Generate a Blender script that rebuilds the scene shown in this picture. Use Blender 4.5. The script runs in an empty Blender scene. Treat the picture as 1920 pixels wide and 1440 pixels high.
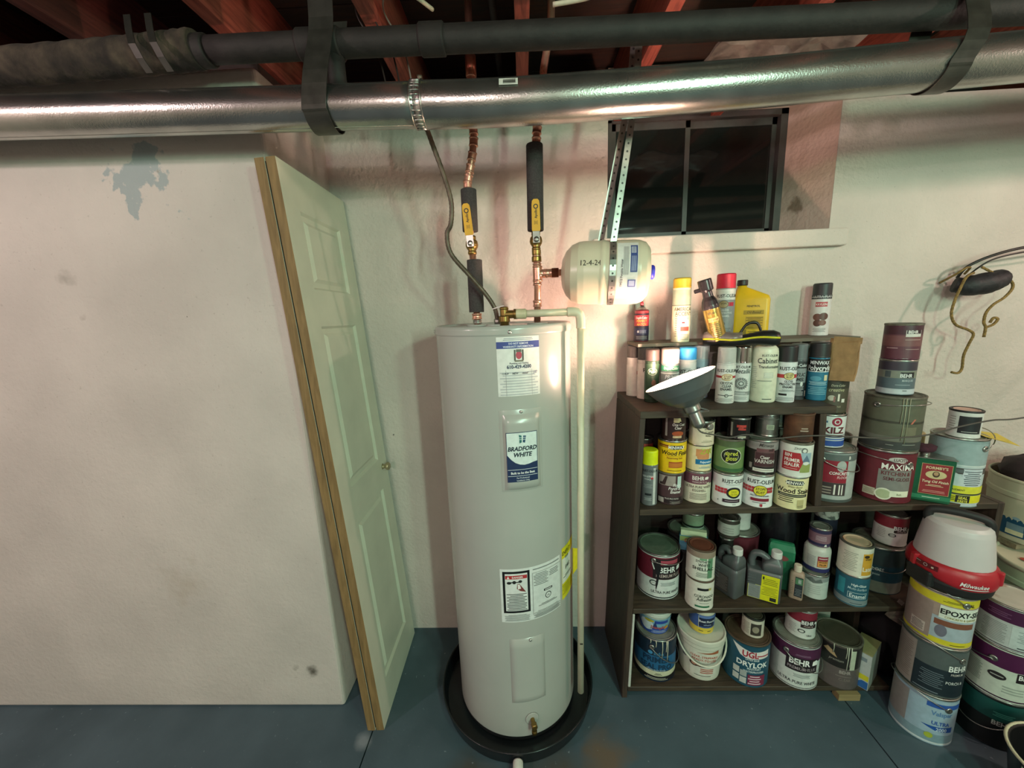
import bpy, bmesh, math, random
from mathutils import Vector, Matrix
random.seed(7)
LAMP_E = 520.0   # clamp lamp bulb
PI = math.pi
sc = bpy.context.scene
C = sc.collection
# ------------------------------------------------------------------ camera, world, lights, exposure
cam = bpy.data.cameras.new('camera'); co = bpy.data.objects.new('camera', cam); C.objects.link(co)
cam.sensor_fit = 'HORIZONTAL'; cam.sensor_width = 36.0; cam.lens = 721.0/1920*36; cam.clip_start = .02
R_ = Vector((0.998845, 0.030008, -0.037519)); U_ = Vector((0.031325, 0.185335, 0.982176)); F_ = Vector((-0.036427, 0.982217, -0.184181))
m = Matrix((R_, U_, -F_)).transposed().to_4x4(); m.translation = Vector((0, 0, 1.5206)); co.matrix_world = m
sc.camera = co
sc.view_settings.view_transform = 'Standard'; sc.view_settings.look = 'None'
sc.view_settings.gamma = 1.0; sc.view_settings.use_curve_mapping = False
sc.view_settings.exposure = 1.12
w = bpy.data.worlds.new('night'); sc.world = w; w.use_nodes = True
w.node_tree.nodes['Background'].inputs[0].default_value = (.012, .016, .022, 1); w.node_tree.nodes['Background'].inputs[1].default_value = 1.0

def srgb(h):
    if isinstance(h, str):
        v = [int(h[i:i+2], 16)/255 for i in (0, 2, 4)]
    else: v = list(h)
    return tuple((x/12.92 if x <= .04045 else ((x+.055)/1.055)**2.4) for x in v)+(1,)

def lamp(name, kind, loc, energy, col, size=.1, tgt=None, **k):
    l = bpy.data.lights.new(name, kind); l.energy = energy; l.color = srgb(col)[:3]
    o = bpy.data.objects.new(name, l); o.location = loc; C.objects.link(o)
    if kind == 'AREA':
        l.shape = 'RECTANGLE'; l.size = size; l.size_y = k.get('sy', size)
    else: l.shadow_soft_size = size
    if tgt: o.rotation_euler = (Vector(tgt)-Vector(loc)).to_track_quat('-Z', 'Y').to_euler()
    return o
# bare ceiling bulbs and a tube of the rest of the basement, behind and beside the camera, plus one added fill
lamp('tube_light', 'AREA', (1.5, -2.2, 2.1), 30, 'd4ffe4', .12, (0.6, 1.4, .6), sy=1.2)
lamp('bulb_near', 'POINT', (.80, -.30, 1.95), 15, 'c2ffd6', .06)
lamp('bulb_right', 'POINT', (2.55, .45, 2.2), 19, 'ffdcd0', .045)
lamp('bulb_left', 'POINT', (-2.35, -.40, 2.22), 30, 'ffe2e2', .05)
lamp('fill_behind', 'POINT', (-.70, -2.10, 2.15), 28, 'ffe8e6', .05)  # added fill lamp, softens shadows and lifts the low back wall

# ------------------------------------------------------------------ materials
MATS = {}
def nd(nt, t, **k):
    n = nt.nodes.new(t)
    for a, b in k.items(): setattr(n, a, b)
    return n
def mat(name, col, rough=.6, metal=0., var=.08, scale=30., bump=0., bscale=200., emit=None, spec=.5, alpha=None, trans=0., wear=None):
    if name in MATS: return MATS[name]
    m = bpy.data.materials.new(name); m.use_nodes = True; nt = m.node_tree; b = nt.nodes['Principled BSDF']
    c = srgb(col); b.inputs['Base Color'].default_value = c
    b.inputs['Roughness'].default_value = rough; b.inputs['Metallic'].default_value = metal
    b.inputs['Specular IOR Level'].default_value = spec
    if trans: b.inputs['Transmission Weight'].default_value = trans
    tc = nd(nt, 'ShaderNodeTexCoord')
    if var:
        n = nd(nt, 'ShaderNodeTexNoise'); n.inputs['Scale'].default_value = scale; n.inputs['Detail'].default_value = 6
        nt.links.new(tc.outputs['Object'], n.inputs['Vector'])
        r = nd(nt, 'ShaderNodeValToRGB')
        r.color_ramp.elements[0].position = .3; r.color_ramp.elements[1].position = .7
        r.color_ramp.elements[0].color = tuple(x*(1-var*2) for x in c[:3])+(1,)
        r.color_ramp.elements[1].color = tuple(min(1, x*(1+var)) for x in c[:3])+(1,)
        nt.links.new(n.outputs['Fac'], r.inputs['Fac'])
        out = r.outputs['Color']
        if wear:
            n3 = nd(nt, 'ShaderNodeTexNoise'); n3.inputs['Scale'].default_value = wear[1]; n3.inputs['Detail'].default_value = 8
            nt.links.new(tc.outputs['Object'], n3.inputs['Vector'])
            r3 = nd(nt, 'ShaderNodeValToRGB'); r3.color_ramp.elements[0].position = wear[2]; r3.color_ramp.elements[1].position = wear[2]+.12
            r3.color_ramp.elements[0].color = (0, 0, 0, 1); r3.color_ramp.elements[1].color = (1, 1, 1, 1)
            nt.links.new(n3.outputs['Fac'], r3.inputs['Fac'])
            mx = nd(nt, 'ShaderNodeMixRGB'); nt.links.new(r3.outputs['Color'], mx.inputs['Fac']); nt.links.new(out, mx.inputs['Color1'])
            mx.inputs['Color2'].default_value = srgb(wear[0]); out = mx.outputs['Color']
        nt.links.new(out, b.inputs['Base Color'])
    if bump:
        n2 = nd(nt, 'ShaderNodeTexNoise'); n2.inputs['Scale'].default_value = bscale; n2.inputs['Detail'].default_value = 5
        nt.links.new(tc.outputs['Object'], n2.inputs['Vector'])
        bp = nd(nt, 'ShaderNodeBump'); bp.inputs['Strength'].default_value = bump; bp.inputs['Distance'].default_value = .004
        nt.links.new(n2.outputs['Fac'], bp.inputs['Height']); nt.links.new(bp.outputs['Normal'], b.inputs['Normal'])
    if emit:
        b.inputs['Emission Color'].default_value = srgb(emit[0]); b.inputs['Emission Strength'].default_value = emit[1]
    MATS[name] = m; return m
def ink(h, rough=.45):
    return mat('ink_'+h+('g' if rough < .3 else ''), h, rough, 0, .05, 60)
def steel(): return mat('tin_metal', 'a9a8a2', .32, .9, .12, 40, wear=('5a544a', 25, .6))
def lidm(): return mat('dull_tin_lid', '8f8f84', .5, .3, .15, 22, wear=('6a6456', 12, .56))
def oldtin(): return mat('stained_tin', '6a675a', .55, .25, .2, 50, wear=('4a4236', 30, .55))

def plaster(name, base, patches=(), peb=.35, dirt=.25):
    """painted rough masonry; patches = (x, y, z, radius, colour, hardness) spots of bare or dirty paint"""
    m = bpy.data.materials.new(name); m.use_nodes = True; nt = m.node_tree; b = nt.nodes['Principled BSDF']
    b.inputs['Roughness'].default_value = .75; b.inputs['Specular IOR Level'].default_value = .3
    g = nd(nt, 'ShaderNodeNewGeometry'); P = g.outputs['Position']
    def noise(s, d=6):
        n = nd(nt, 'ShaderNodeTexNoise'); n.inputs['Scale'].default_value = s; n.inputs['Detail'].default_value = d
        nt.links.new(P, n.inputs['Vector']); return n.outputs['Fac']
    def ramp(f, a, bb, c0, c1):
        r = nd(nt, 'ShaderNodeValToRGB'); r.color_ramp.elements[0].position = a; r.color_ramp.elements[1].position = bb
        r.color_ramp.elements[0].color = c0; r.color_ramp.elements[1].color = c1; nt.links.new(f, r.inputs['Fac']); return r.outputs['Color']
    c = srgb(base)
    out = ramp(noise(3), .35, .7, tuple(x*.85 for x in c[:3])+(1,), c)
    sp = ramp(noise(90, 3), .69, .74, (0, 0, 0, 1), (dirt,)*3+(1,))
    mx = nd(nt, 'ShaderNodeMixRGB'); nt.links.new(sp, mx.inputs['Fac']); nt.links.new(out, mx.inputs['Color1']); mx.inputs['Color2'].default_value = srgb('6b6459'); out = mx.outputs['Color']
    nz = noise(14, 8)
    for (x, y, z, r, col, hard) in patches:
        d = nd(nt, 'ShaderNodeVectorMath', operation='DISTANCE'); nt.links.new(P, d.inputs[0]); d.inputs[1].default_value = (x, y, z)
        a = nd(nt, 'ShaderNodeMath', operation='MULTIPLY_ADD'); nt.links.new(nz, a.inputs[0]); a.inputs[1].default_value = r*4; nt.links.new(d.outputs['Value'], a.inputs[2])
        rr = nd(nt, 'ShaderNodeMapRange'); rr.inputs['From Min'].default_value = r*2.8; rr.inputs['From Max'].default_value = r*(2.8-hard); nt.links.new(a.outputs[0], rr.inputs['Value'])
        mx = nd(nt, 'ShaderNodeMixRGB'); nt.links.new(rr.outputs['Result'], mx.inputs['Fac']); nt.links.new(out, mx.inputs['Color1']); mx.inputs['Color2'].default_value = srgb(col); out = mx.outputs['Color']
    nt.links.new(out, b.inputs['Base Color'])
    ad = nd(nt, 'ShaderNodeMath', operation='MULTIPLY_ADD'); nt.links.new(noise(7, 4), ad.inputs[0]); ad.inputs[1].default_value = 2.2; nt.links.new(noise(70, 6), ad.inputs[2])
    bp = nd(nt, 'ShaderNodeBump'); bp.inputs['Strength'].default_value = peb; bp.inputs['Distance'].default_value = .008
    nt.links.new(ad.outputs[0], bp.inputs['Height']); nt.links.new(bp.outputs['Normal'], b.inputs['Normal'])
    return m
def wood(name, c0, c1, axis='Y', rough=.7, sc_=6.):
    if name in MATS: return MATS[name]
    m = bpy.data.materials.new(name); m.use_nodes = True; nt = m.node_tree; b = nt.nodes['Principled BSDF']; b.inputs['Roughness'].default_value = rough
    g = nd(nt, 'ShaderNodeNewGeometry'); mp = nd(nt, 'ShaderNodeMapping'); nt.links.new(g.outputs['Position'], mp.inputs['Vector'])
    s = {'X': (1.5, 14, 14), 'Y': (14, 1.5, 14), 'Z': (14, 14, 1.5)}[axis]; mp.inputs['Scale'].default_value = s
    n = nd(nt, 'ShaderNodeTexNoise'); n.inputs['Scale'].default_value = sc_; n.inputs['Detail'].default_value = 7; n.inputs['Distortion'].default_value = .6
    nt.links.new(mp.outputs['Vector'], n.inputs['Vector'])
    r = nd(nt, 'ShaderNodeValToRGB'); r.color_ramp.elements[0].position = .32; r.color_ramp.elements[1].position = .68
    r.color_ramp.elements[0].color = srgb(c0); r.color_ramp.elements[1].color = srgb(c1); nt.links.new(n.outputs['Fac'], r.inputs['Fac'])
    nt.links.new(r.outputs['Color'], b.inputs['Base Color'])
    bp = nd(nt, 'ShaderNodeBump'); bp.inputs['Strength'].default_value = .2; bp.inputs['Distance'].default_value = .002
    nt.links.new(n.outputs['Fac'], bp.inputs['Height']); nt.links.new(bp.outputs['Normal'], b.inputs['Normal'])
    MATS[name] = m; return m

# ------------------------------------------------------------------ mesh helpers
class MB:
    """collects shapes with material slots; build() links them as ONE mesh object"""
    def __init__(s): s.v = []; s.f = []; s.m = []; s.mats = []; s.sm = []
    def mi(s, m):
        if m not in s.mats: s.mats.append(m)
        return s.mats.index(m)
    def add(s, vs, fs, m, smooth=False):
        o = len(s.v); s.v += [tuple(v) for v in vs]; i = s.mi(m)
        for f in fs: s.f.append(tuple(a+o for a in f)); s.m.append(i); s.sm.append(smooth)
        return s
    def box(s, a, b, m, M=None):
        (x0, y0, z0), (x1, y1, z1) = a, b
        v = [Vector(p) for p in ((x0, y0, z0), (x1, y0, z0), (x1, y1, z0), (x0, y1, z0), (x0, y0, z1), (x1, y0, z1), (x1, y1, z1), (x0, y1, z1))]
        if M: v = [M @ p for p in v]
        return s.add(v, [(3, 2, 1, 0), (4, 5, 6, 7), (0, 1, 5, 4), (1, 2, 6, 5), (2, 3, 7, 6), (3, 0, 4, 7)], m)
    def rbox(s, a, b, m, r=.005, M=None, n=3):
        """box with rounded vertical edges and chamfered top/bottom"""
        x0, y0, z0 = a; x1, y1, z1 = b; r = min(r, (x1-x0)/2.01, (y1-y0)/2.01, (z1-z0)/2.01)
        rings = []
        for z, ins in ((z0, r*.6), (z0+r*.6, 0), (z1-r*.6, 0), (z1, r*.6)):
            ring = []
            for cx, cy, a0 in ((x1-r, y1-r, 0), (x0+r, y1-r, PI/2), (x0+r, y0+r, PI), (x1-r, y0+r, 1.5*PI)):
                for k in range(n+1):
                    t = a0+PI/2*k/n; rr = r-ins
                    ring.append(Vector((cx+rr*math.cos(t), cy+rr*math.sin(t), z)))
            rings.append(ring)
        return s.rings(rings, m, True, True, False, M)
    def rings(s, rings, m, cap0=True, cap1=True, smooth=True, M=None):
        n = len(rings[0]); vs = [p for r in rings for p in r]
        if M: vs = [M @ Vector(p) for p in vs]
        fs = [(i*n+j, i*n+(j+1) % n, (i+1)*n+(j+1) % n, (i+1)*n+j) for i in range(len(rings)-1) for j in range(n)]
        s.add(vs, fs, m, smooth)
        caps = []
        if cap0: caps.append(tuple(range(n-1, -1, -1)))
        if cap1: caps.append(tuple((len(rings)-1)*n+i for i in range(n)))
        o = len(s.v)-len(vs)
        for c in caps: s.f.append(tuple(a+o for a in c)); s.m.append(s.mi(m)); s.sm.append(False)
        return s
    def lathe(s, prof, m, seg=40, cap0=True, cap1=True, M=None, smooth=True):
        p2 = [prof[0]]
        for (a, b_), (c, d) in zip(prof, prof[1:]):      # holding rings keep long walls evenly shaded
            L = math.hypot(c-a, d-b_)
            if L > .012 and smooth:
                for q in (.002/L, 1-.002/L): p2.append((a+(c-a)*q, b_+(d-b_)*q))
            p2.append((c, d))
        prof = p2
        return s.rings([[Vector((r*math.cos(2*PI*j/seg), r*math.sin(2*PI*j/seg), z)) for j in range(seg)] for r, z in prof], m, cap0, cap1, smooth, M)
    def tube(s, pts, r, m, seg=10, caps=True, smooth=True):
        pts = [Vector(p) for p in pts]; n = len(pts); rs = r if isinstance(r, (list, tuple)) else [r]*n
        rings = []; up = Vector((0, 0, 1)); prev = None
        for i, p in enumerate(pts):
            t = (pts[min(i+1, n-1)]-pts[max(i-1, 0)]).normalized()
            if prev is None: a = t.cross(up if abs(t.z) < .9 else Vector((1, 0, 0))).normalized()
            else: a = (prev-t*prev.dot(t)).normalized()
            prev = a; b = t.cross(a)
            rings.append([p+(a*math.cos(2*PI*k/seg)+b*math.sin(2*PI*k/seg))*rs[i] for k in range(seg)])
        return s.rings(rings, m, caps, caps, smooth)
    def strip(s, pts, wv, th, m):
        """flat band along pts, width vector wv, thickness th"""
        pts = [Vector(p) for p in pts]; rings = []; wv = Vector(wv)
        for i, p in enumerate(pts):
            t = (pts[min(i+1, len(pts)-1)]-pts[max(i-1, 0)]).normalized(); nn = t.cross(wv).normalized()*th/2
            rings.append([p-wv/2-nn, p+wv/2-nn, p+wv/2+nn, p-wv/2+nn])
        return s.rings(rings, m, True, True, False)
    def build(s, name, parent=None, loc=None, rot=None):
        me = bpy.data.meshes.new(name); me.from_pydata(s.v, [], s.f)
        for m in s.mats: me.materials.append(m)
        me.polygons.foreach_set('material_index', s.m); me.polygons.foreach_set('use_smooth', s.sm); me.update()
        o = bpy.data.objects.new(name, me); C.objects.link(o)
        if parent: o.parent = parent
        if loc: o.location = loc
        if rot: o.rotation_euler = rot
        return o
def spline(pts, n=8):
    pts = [Vector(p) for p in pts]; out = []
    for i in range(len(pts)-1):
        p0 = pts[max(i-1, 0)]; p1 = pts[i]; p2 = pts[i+1]; p3 = pts[min(i+2, len(pts)-1)]
        for k in range(n):
            t = k/n; out.append(.5*((2*p1)+(p2-p0)*t+(2*p0-5*p1+4*p2-p3)*t*t+(3*p1-p0-3*p2+p3)*t**3))
    out.append(pts[-1]); return out
def axis_M(loc, d, roll=0):
    return Matrix.Translation(Vector(loc)) @ Vector(d).to_track_quat('Z', 'Y').to_matrix().to_4x4()
def thing(name, label, cat, loc=(0, 0, 0), rz=0, group=None, rot=None):
    o = bpy.data.objects.new(name, None); o.empty_display_size = .02; C.objects.link(o); o.location = loc; o.rotation_euler = rot or (0, 0, rz)
    return tag(o, label, cat, group)
def tag(o, label, cat, group=None):
    o['label'] = label; o['category'] = cat
    if group: o['group'] = group
    return o
def struct(o): o['kind'] = 'structure'; return o

# ---- flat print: words, rectangles, ovals and rules wrapped on a surface
TXT = {}
def glyphs(txt, bold):
    k = (txt, bold)
    if k not in TXT:
        cu = bpy.data.curves.new('lettering', 'FONT'); cu.body = txt; cu.size = 1; cu.align_x = 'CENTER'; cu.resolution_u = 2; cu.offset = .010*bold
        o = bpy.data.objects.new('lettering', cu); me = o.to_mesh()
        TXT[k] = ([(v.co.x, v.co.y) for v in me.vertices], [tuple(p.vertices) for p in me.polygons])
        o.to_mesh_clear(); bpy.data.objects.remove(o); bpy.data.curves.remove(cu)
    return TXT[k]
def cyl_map(r, z0=0, taper=0):
    def f(u, v, off):
        rr = r+off+taper*v; a = -PI/2+u/r
        return (rr*math.cos(a), rr*math.sin(a), z0+v)
    return f, r
def flat_map(o, ux, uy, n):
    o, ux, uy, n = Vector(o), Vector(ux), Vector(uy), Vector(n)
    return (lambda u, v, off: tuple(o+ux*u+uy*v+n*off)), None
def print_label(els, mp, parent, name='label', base=.0004):
    """els in centimetres: u along the surface (0 = front), v up from the foot"""
    f, r = mp; mb = MB(); step = .006 if r else 9
    for i, e in enumerate(els):
        off = base+i*.00011; k = e[0]
        def quad(u0, u1, v0, v1, m, off=off):
            n = max(1, int(abs(u1-u0)/step+.99)); vs = []
            for j in range(n+1):
                u = u0+(u1-u0)*j/n; vs += [f(u, v0, off), f(u, v1, off)]
            mb.add(vs, [(2*j, 2*j+2, 2*j+3, 2*j+1) for j in range(n)], m, bool(r))
        if k == 'b': quad(-PI*r, PI*r, e[1]/100, e[2]/100, ink(e[3]))
        elif k == 'r': u, v, w_, h_ = [x/100 for x in e[1:5]]; quad(u-w_/2, u+w_/2, v-h_/2, v+h_/2, ink(e[5]))
        elif k == 'x':
            u, v, w_, h_ = [x/100 for x in e[1:5]]; n = e[5]
            for j in range(n):
                vv = v-h_/2+h_*(j+.5)/n; ww = w_*(1-.35*random.random()*(j % 2)); quad(u-ww/2, u+ww/2, vv-h_/n*.22, vv+h_/n*.22, ink(e[6]))
        elif k == 'e':
            u, v, a, b = [x/100 for x in e[1:5]]; n = 24
            vs = [f(u, v, off)]+[f(u+a*math.cos(2*PI*j/n), v+b*math.sin(2*PI*j/n), off) for j in range(n)]
            if r: # keep wide ovals on the curve
                vs = [f(u, v, off)]; rs = (.33, .66, 1.)
                for q in rs: vs += [f(u+q*a*math.cos(2*PI*j/n), v+q*b*math.sin(2*PI*j/n), off) for j in range(n)]
                fs = [(0, 1+j, 1+(j+1) % n) for j in range(n)]
                for q in (0, 1): fs += [(1+q*n+j, 1+(q+1)*n+j, 1+(q+1)*n+(j+1) % n, 1+q*n+(j+1) % n) for j in range(n)]
            else: fs = [(0, 1+j, 1+(j+1) % n) for j in range(n)]
            mb.add(vs, fs, ink(e[5]), bool(r))
        elif k == 'p':
            P_ = [(a/100, b/100) for a, b in e[1]]; u0 = min(a for a, b in P_); u1 = max(a for a, b in P_); n = max(1, int((u1-u0)/step+.99)) if r else 1
            def clip(P, x, s_):
                out = []
                for j in range(len(P)):
                    (a, b), (c, d) = P[j-1], P[j]; ia, ic = (a-x)*s_ >= 0, (c-x)*s_ >= 0
                    if ia != ic: t = (x-a)/(c-a); out.append((x, b+(d-b)*t))
                    if ic: out.append((c, d))
                return out
            for j in range(n):
                Q_ = clip(clip(P_, u0+(u1-u0)*j/n, 1), u0+(u1-u0)*(j+1)/n, -1) if n > 1 else P_
                if len(Q_) > 2: mb.add([f(a, b, off) for a, b in Q_], [tuple(range(len(Q_)))], ink(e[2]))
        elif k == 't':
            u, v, s = e[2]/100, e[3]/100, e[4]/100; bold = e[6] if len(e) > 6 else 1; sh = e[7] if len(e) > 7 else 0; wd = e[8] if len(e) > 8 else (.8 if r and r < .1 else .9)
            vs, fs = glyphs(e[1], bold); sag = ((s*wd*.7)**2/(8*r)) if r else 0
            mb.add([f(u+(x*wd+sh*y)*s, v+y*s, off+sag) for x, y in vs], fs, ink(e[5]))
    return mb.build(name, parent)
exec_prints = True

# ---- tins, aerosols
def face(x, y, d=0): return math.atan2(-y, -x)+PI/2+math.radians(d)
def bail(t, r, zc, d=0, droop=.05, mname='wire', seg=(0, PI), w=.0016, m=None):
    m = m or steel(); mb = MB(); a0 = math.radians(d)-PI/2
    pts = []
    for k in range(25):
        s = PI*k/24; a = a0+s; rr = r+.006+.004*math.sin(s)
        pts.append((rr*math.sin(a)*1.0, -rr*math.cos(a), zc-droop*math.sin(s)))
    mb.tube(pts, w, m, 6); h = mb.build('bail_handle', t)
    for s in (0, PI):
        a = a0+s; n = Vector((math.sin(a), -math.cos(a), 0))
        e = MB(); e.lathe([(.011, 0), (.010, .003), (.005, .0045), (.004, .002)], m if m is not steel() else steel(), 14, M=axis_M((n.x*(r-.001), n.y*(r-.001), zc), n)); e.build('ear', t)
    return h
def tin(name, label, x, y, z, r, h, body, els=(), lid=None, lidcol=None, d=0, bailz=None, cat='paint can', group=None, rim=None, drips=()):
    t = thing(name, label, cat, (x, y, z), face(x, y, d), group)
    bm = ink(body, .25) if isinstance(body, str) else body
    MB().lathe([(r-.004, .0015), (r-.002, 0), (r, .0015), (r, .004), (r-.0012, .006), (r-.0012, h-.008), (r-.0002, h-.0068)], bm, 44).build('body', t)
    rm = rim or steel()
    MB().lathe([(r-.0002, h-.0065), (r+.0004, h-.004), (r+.0003, h-.001), (r-.001, h), (r-.005, h), (r-.0065, h-.002), (r-.008, h-.003)], rm, 44, False, False).build('rim', t)
    lm = lid or lidm()
    MB().lathe([(r-.0078, h-.0055), (r-.0085, h-.0016), (r-.011, h-.0010), (r-.0128, h-.0038), (r*.6, h-.0040), (r*.58, h-.0034), (r*.55, h-.0040)], lm, 40, False, True).build('lid', t)
    if els: print_label(els, cyl_map(r-.0012), t)
    for (a, zz, L) in drips:
        aa = -PI/2+a; MB().tube([((r+.0006)*math.cos(aa), (r+.0006)*math.sin(aa), h-.002), ((r+.0004)*math.cos(aa+.02), (r+.0004)*math.sin(aa+.02), h-L*.5), ((r+.0002)*math.cos(aa), (r+.0002)*math.sin(aa), h-L)], [.0018, .0014, .002], ink(zz), 6).build('paint_drip', t)
    if bailz is not None: bail(t, r, h-.03 if bailz is True else bailz[0], *(bailz[1:] if bailz is not True else ()))
    return t
def spray(name, label, x, y, z, r, h, body, cap, els=(), d=0, capm=None, caph=.045, rot=None, dome=True):
    t = thing(name, label, 'spray can', (x, y, z), face(x, y, d), 'aerosol cans on the shelf unit')
    if rot: t.rotation_euler = rot
    bm = ink(body, .25) if isinstance(body, str) else body
    hb = h-caph
    MB().lathe([(r-.003, .001), (r-.001, 0), (r, .002), (r-.0006, .005), (r-.0006, hb-.006), (r+.0003, hb-.004), (r-.001, hb-.001), (r-.006, hb+.004)], bm, 32).build('body', t)
    if cap:
        cm = capm or ink(cap)
        MB().lathe([(r-.001, hb-.001), (r, hb), (r-.001, hb+.002), (r-.0012, h-.004), (r-.004, h), (r*.4, h)], cm, 32).build('cap', t)
    if els: print_label(els, cyl_map(r-.0006), t)
    return t

# ================================================================== STRUCTURE
YB, YL, XB, WT = 1.634, 1.249, -.762, 2.253
XR = 3.3; XL = -3.0; YN = -2.6
PATCH_L = [(-1.150, YL, 1.975, .115, '9fa9a9', .12), (-1.11, YL, 1.985, .014, '6e6f68', .5), (-1.49, YL, 1.685, .035, '98938a', 1.2), (-.87, YL, .165, .035, '5f5b53', 1.0), (-.94, YL, .17, .02, '6c685e', 1.0), (-1.105, YL, 1.545, .005, '3a3733', .5), (-1.46, YL, 1.55, .02, 'a09a90', 1.2), (-1.3, YL, .55, .10, 'b9b1a6', 1.4)]
m_left = plaster('painted_plaster_left', 'cbc5bd', PATCH_L, .3, .2)
m_back = plaster('painted_plaster_back', 'd0c6bd', [(1.72, YB, 1.62, .03, 'a79f90', .6), (.2, YB, 1.55, .03, 'b8ae9f', .6), (-.60, YB, 1.0, .006, '3a3733', .5)], .5, .3)
MB().box((XL, YL, 0), (XB, YB+.3, WT), m_left).build('wall_left_bay')
bay = bpy.data.objects['wall_left_bay']; bay.name = 'wall_left'
bay['kind'] = 'structure'
bv = bay.modifiers.new('soft_corner', 'BEVEL'); bv.width = .012; bv.segments = 3
wx0, wx1, wz = .343, 1.208, 1.793
b = MB()
b.box((XB, YB, 0), (wx0, YB+.32, WT), m_back); b.box((wx1, YB, 0), (XR, YB+.32, WT), m_back); b.box((wx0, YB, 0), (wx1, YB+.32, wz-.01), m_back)
struct(b.build('wall_back'))
# splayed reveals and header of the window recess
YW = 1.825
m_rev = plaster('window_reveal_plaster', 'cbb4a8', [(1.16, 1.76, 1.93, .04, '8a7668', .6)], .35, .3)
b = MB()
b.add([(wx0, YB, wz-.01), (.382, YW, 1.80), (.382, YW, WT+.08), (wx0, YB, WT+.0)], [(0, 1, 2, 3)], m_rev)
b.add([(wx1-.0005, YB+.001, wz-.01), (1.134, YW, 1.80), (1.134, YW, WT+.08), (wx1-.0005, YB+.001, WT)], [(3, 2, 1, 0)], m_rev)
b.box((.382, YW-.002, 2.315), (1.134, YW+.03, 2.50), m_rev)
struct(b.build('trim_1'))
b = MB(); b.box((.283, YB-.032, 1.727), (1.262, YB+.005, 1.792), m_back); b.box((wx0+.002, YB+.004, 1.727), (wx1-.002, YW+.03, 1.7925), m_back)
o = struct(b.build('trim_2')); bv = o.modifiers.new('worn_edge', 'BEVEL'); bv.width = .006; bv.segments = 2
# window: dark frame, two sashes, meeting bar
wn = thing('window_1', '', ''); del wn['label']; del wn['category']; struct(wn); wn.location = (0, YW, 0)
fm = mat('window_frame_vinyl', '4a4644', .45, 0, .1, 20)
zb, zt = 1.80, 2.315
f = MB(); f.box((.382, 0, zb), (.40, .05, zt), fm); f.box((1.105, 0, zb), (1.134, .05, zt), fm); f.box((.382, 0, zt-.022), (1.134, .05, zt), fm); f.box((.382, 0, zb), (1.134, .05, zb+.03), fm); f.build('frame', wn)
for (x0, x1, y) in ((.40, .735, .012), (.715, 1.105, .026)):
    s = MB(); s.box((x0, y, zb+.03), (x0+.02, y+.012, zt-.022), fm); s.box((x1-.02, y, zb+.03), (x1, y+.012, zt-.022), fm); s.box((x0, y, zt-.05), (x1, y+.012, zt-.022), fm); s.box((x0, y, zb+.03), (x1, y+.012, zb+.045), fm)
    so = s.build('sash', wn)
    MB().box((x0+.02, y+.004, zb+.045), (x1-.02, y+.008, zt-.05), mat('night_glass', '1b1d1c', .06, 0, 0, spec=.6)).build('pane', so)
# green leaf tips lying on the sill against the glass
lf = thing('leaf_sprig', 'small green leaves lying on the window sill against the dark glass', 'leaves', (.47, YW-.03, 1.794))
for k, (dx, a, L) in enumerate(((-.03, .5, .045), (-.005, .9, .04), (.015, 1.6, .03), (.03, .35, .04), (-.015, .2, .05))):
    c, s_ = math.cos(a), math.sin(a); q = MB(); M_ = mat('leaf_green', '7fae86', .5, 0, .15, 60)
    pts = [(dx, 0, .002), (dx+L*.5*c-.007*s_, -.004, .004+L*.5*s_*.6+.007*c), (dx+L*c, -.002, .004+L*s_*.6), (dx+L*.5*c+.007*s_, -.004, .004+L*.5*s_*.6-.004*c)]
    q.add(pts+[(a_, b_+.002, c_) for a_, b_, c_ in pts], [(0, 1, 2, 3), (7, 6, 5, 4), (0, 4, 5, 1), (1, 5, 6, 2), (2, 6, 7, 3), (3, 7, 4, 0)], M_); q.build('leaf', lf)

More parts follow.
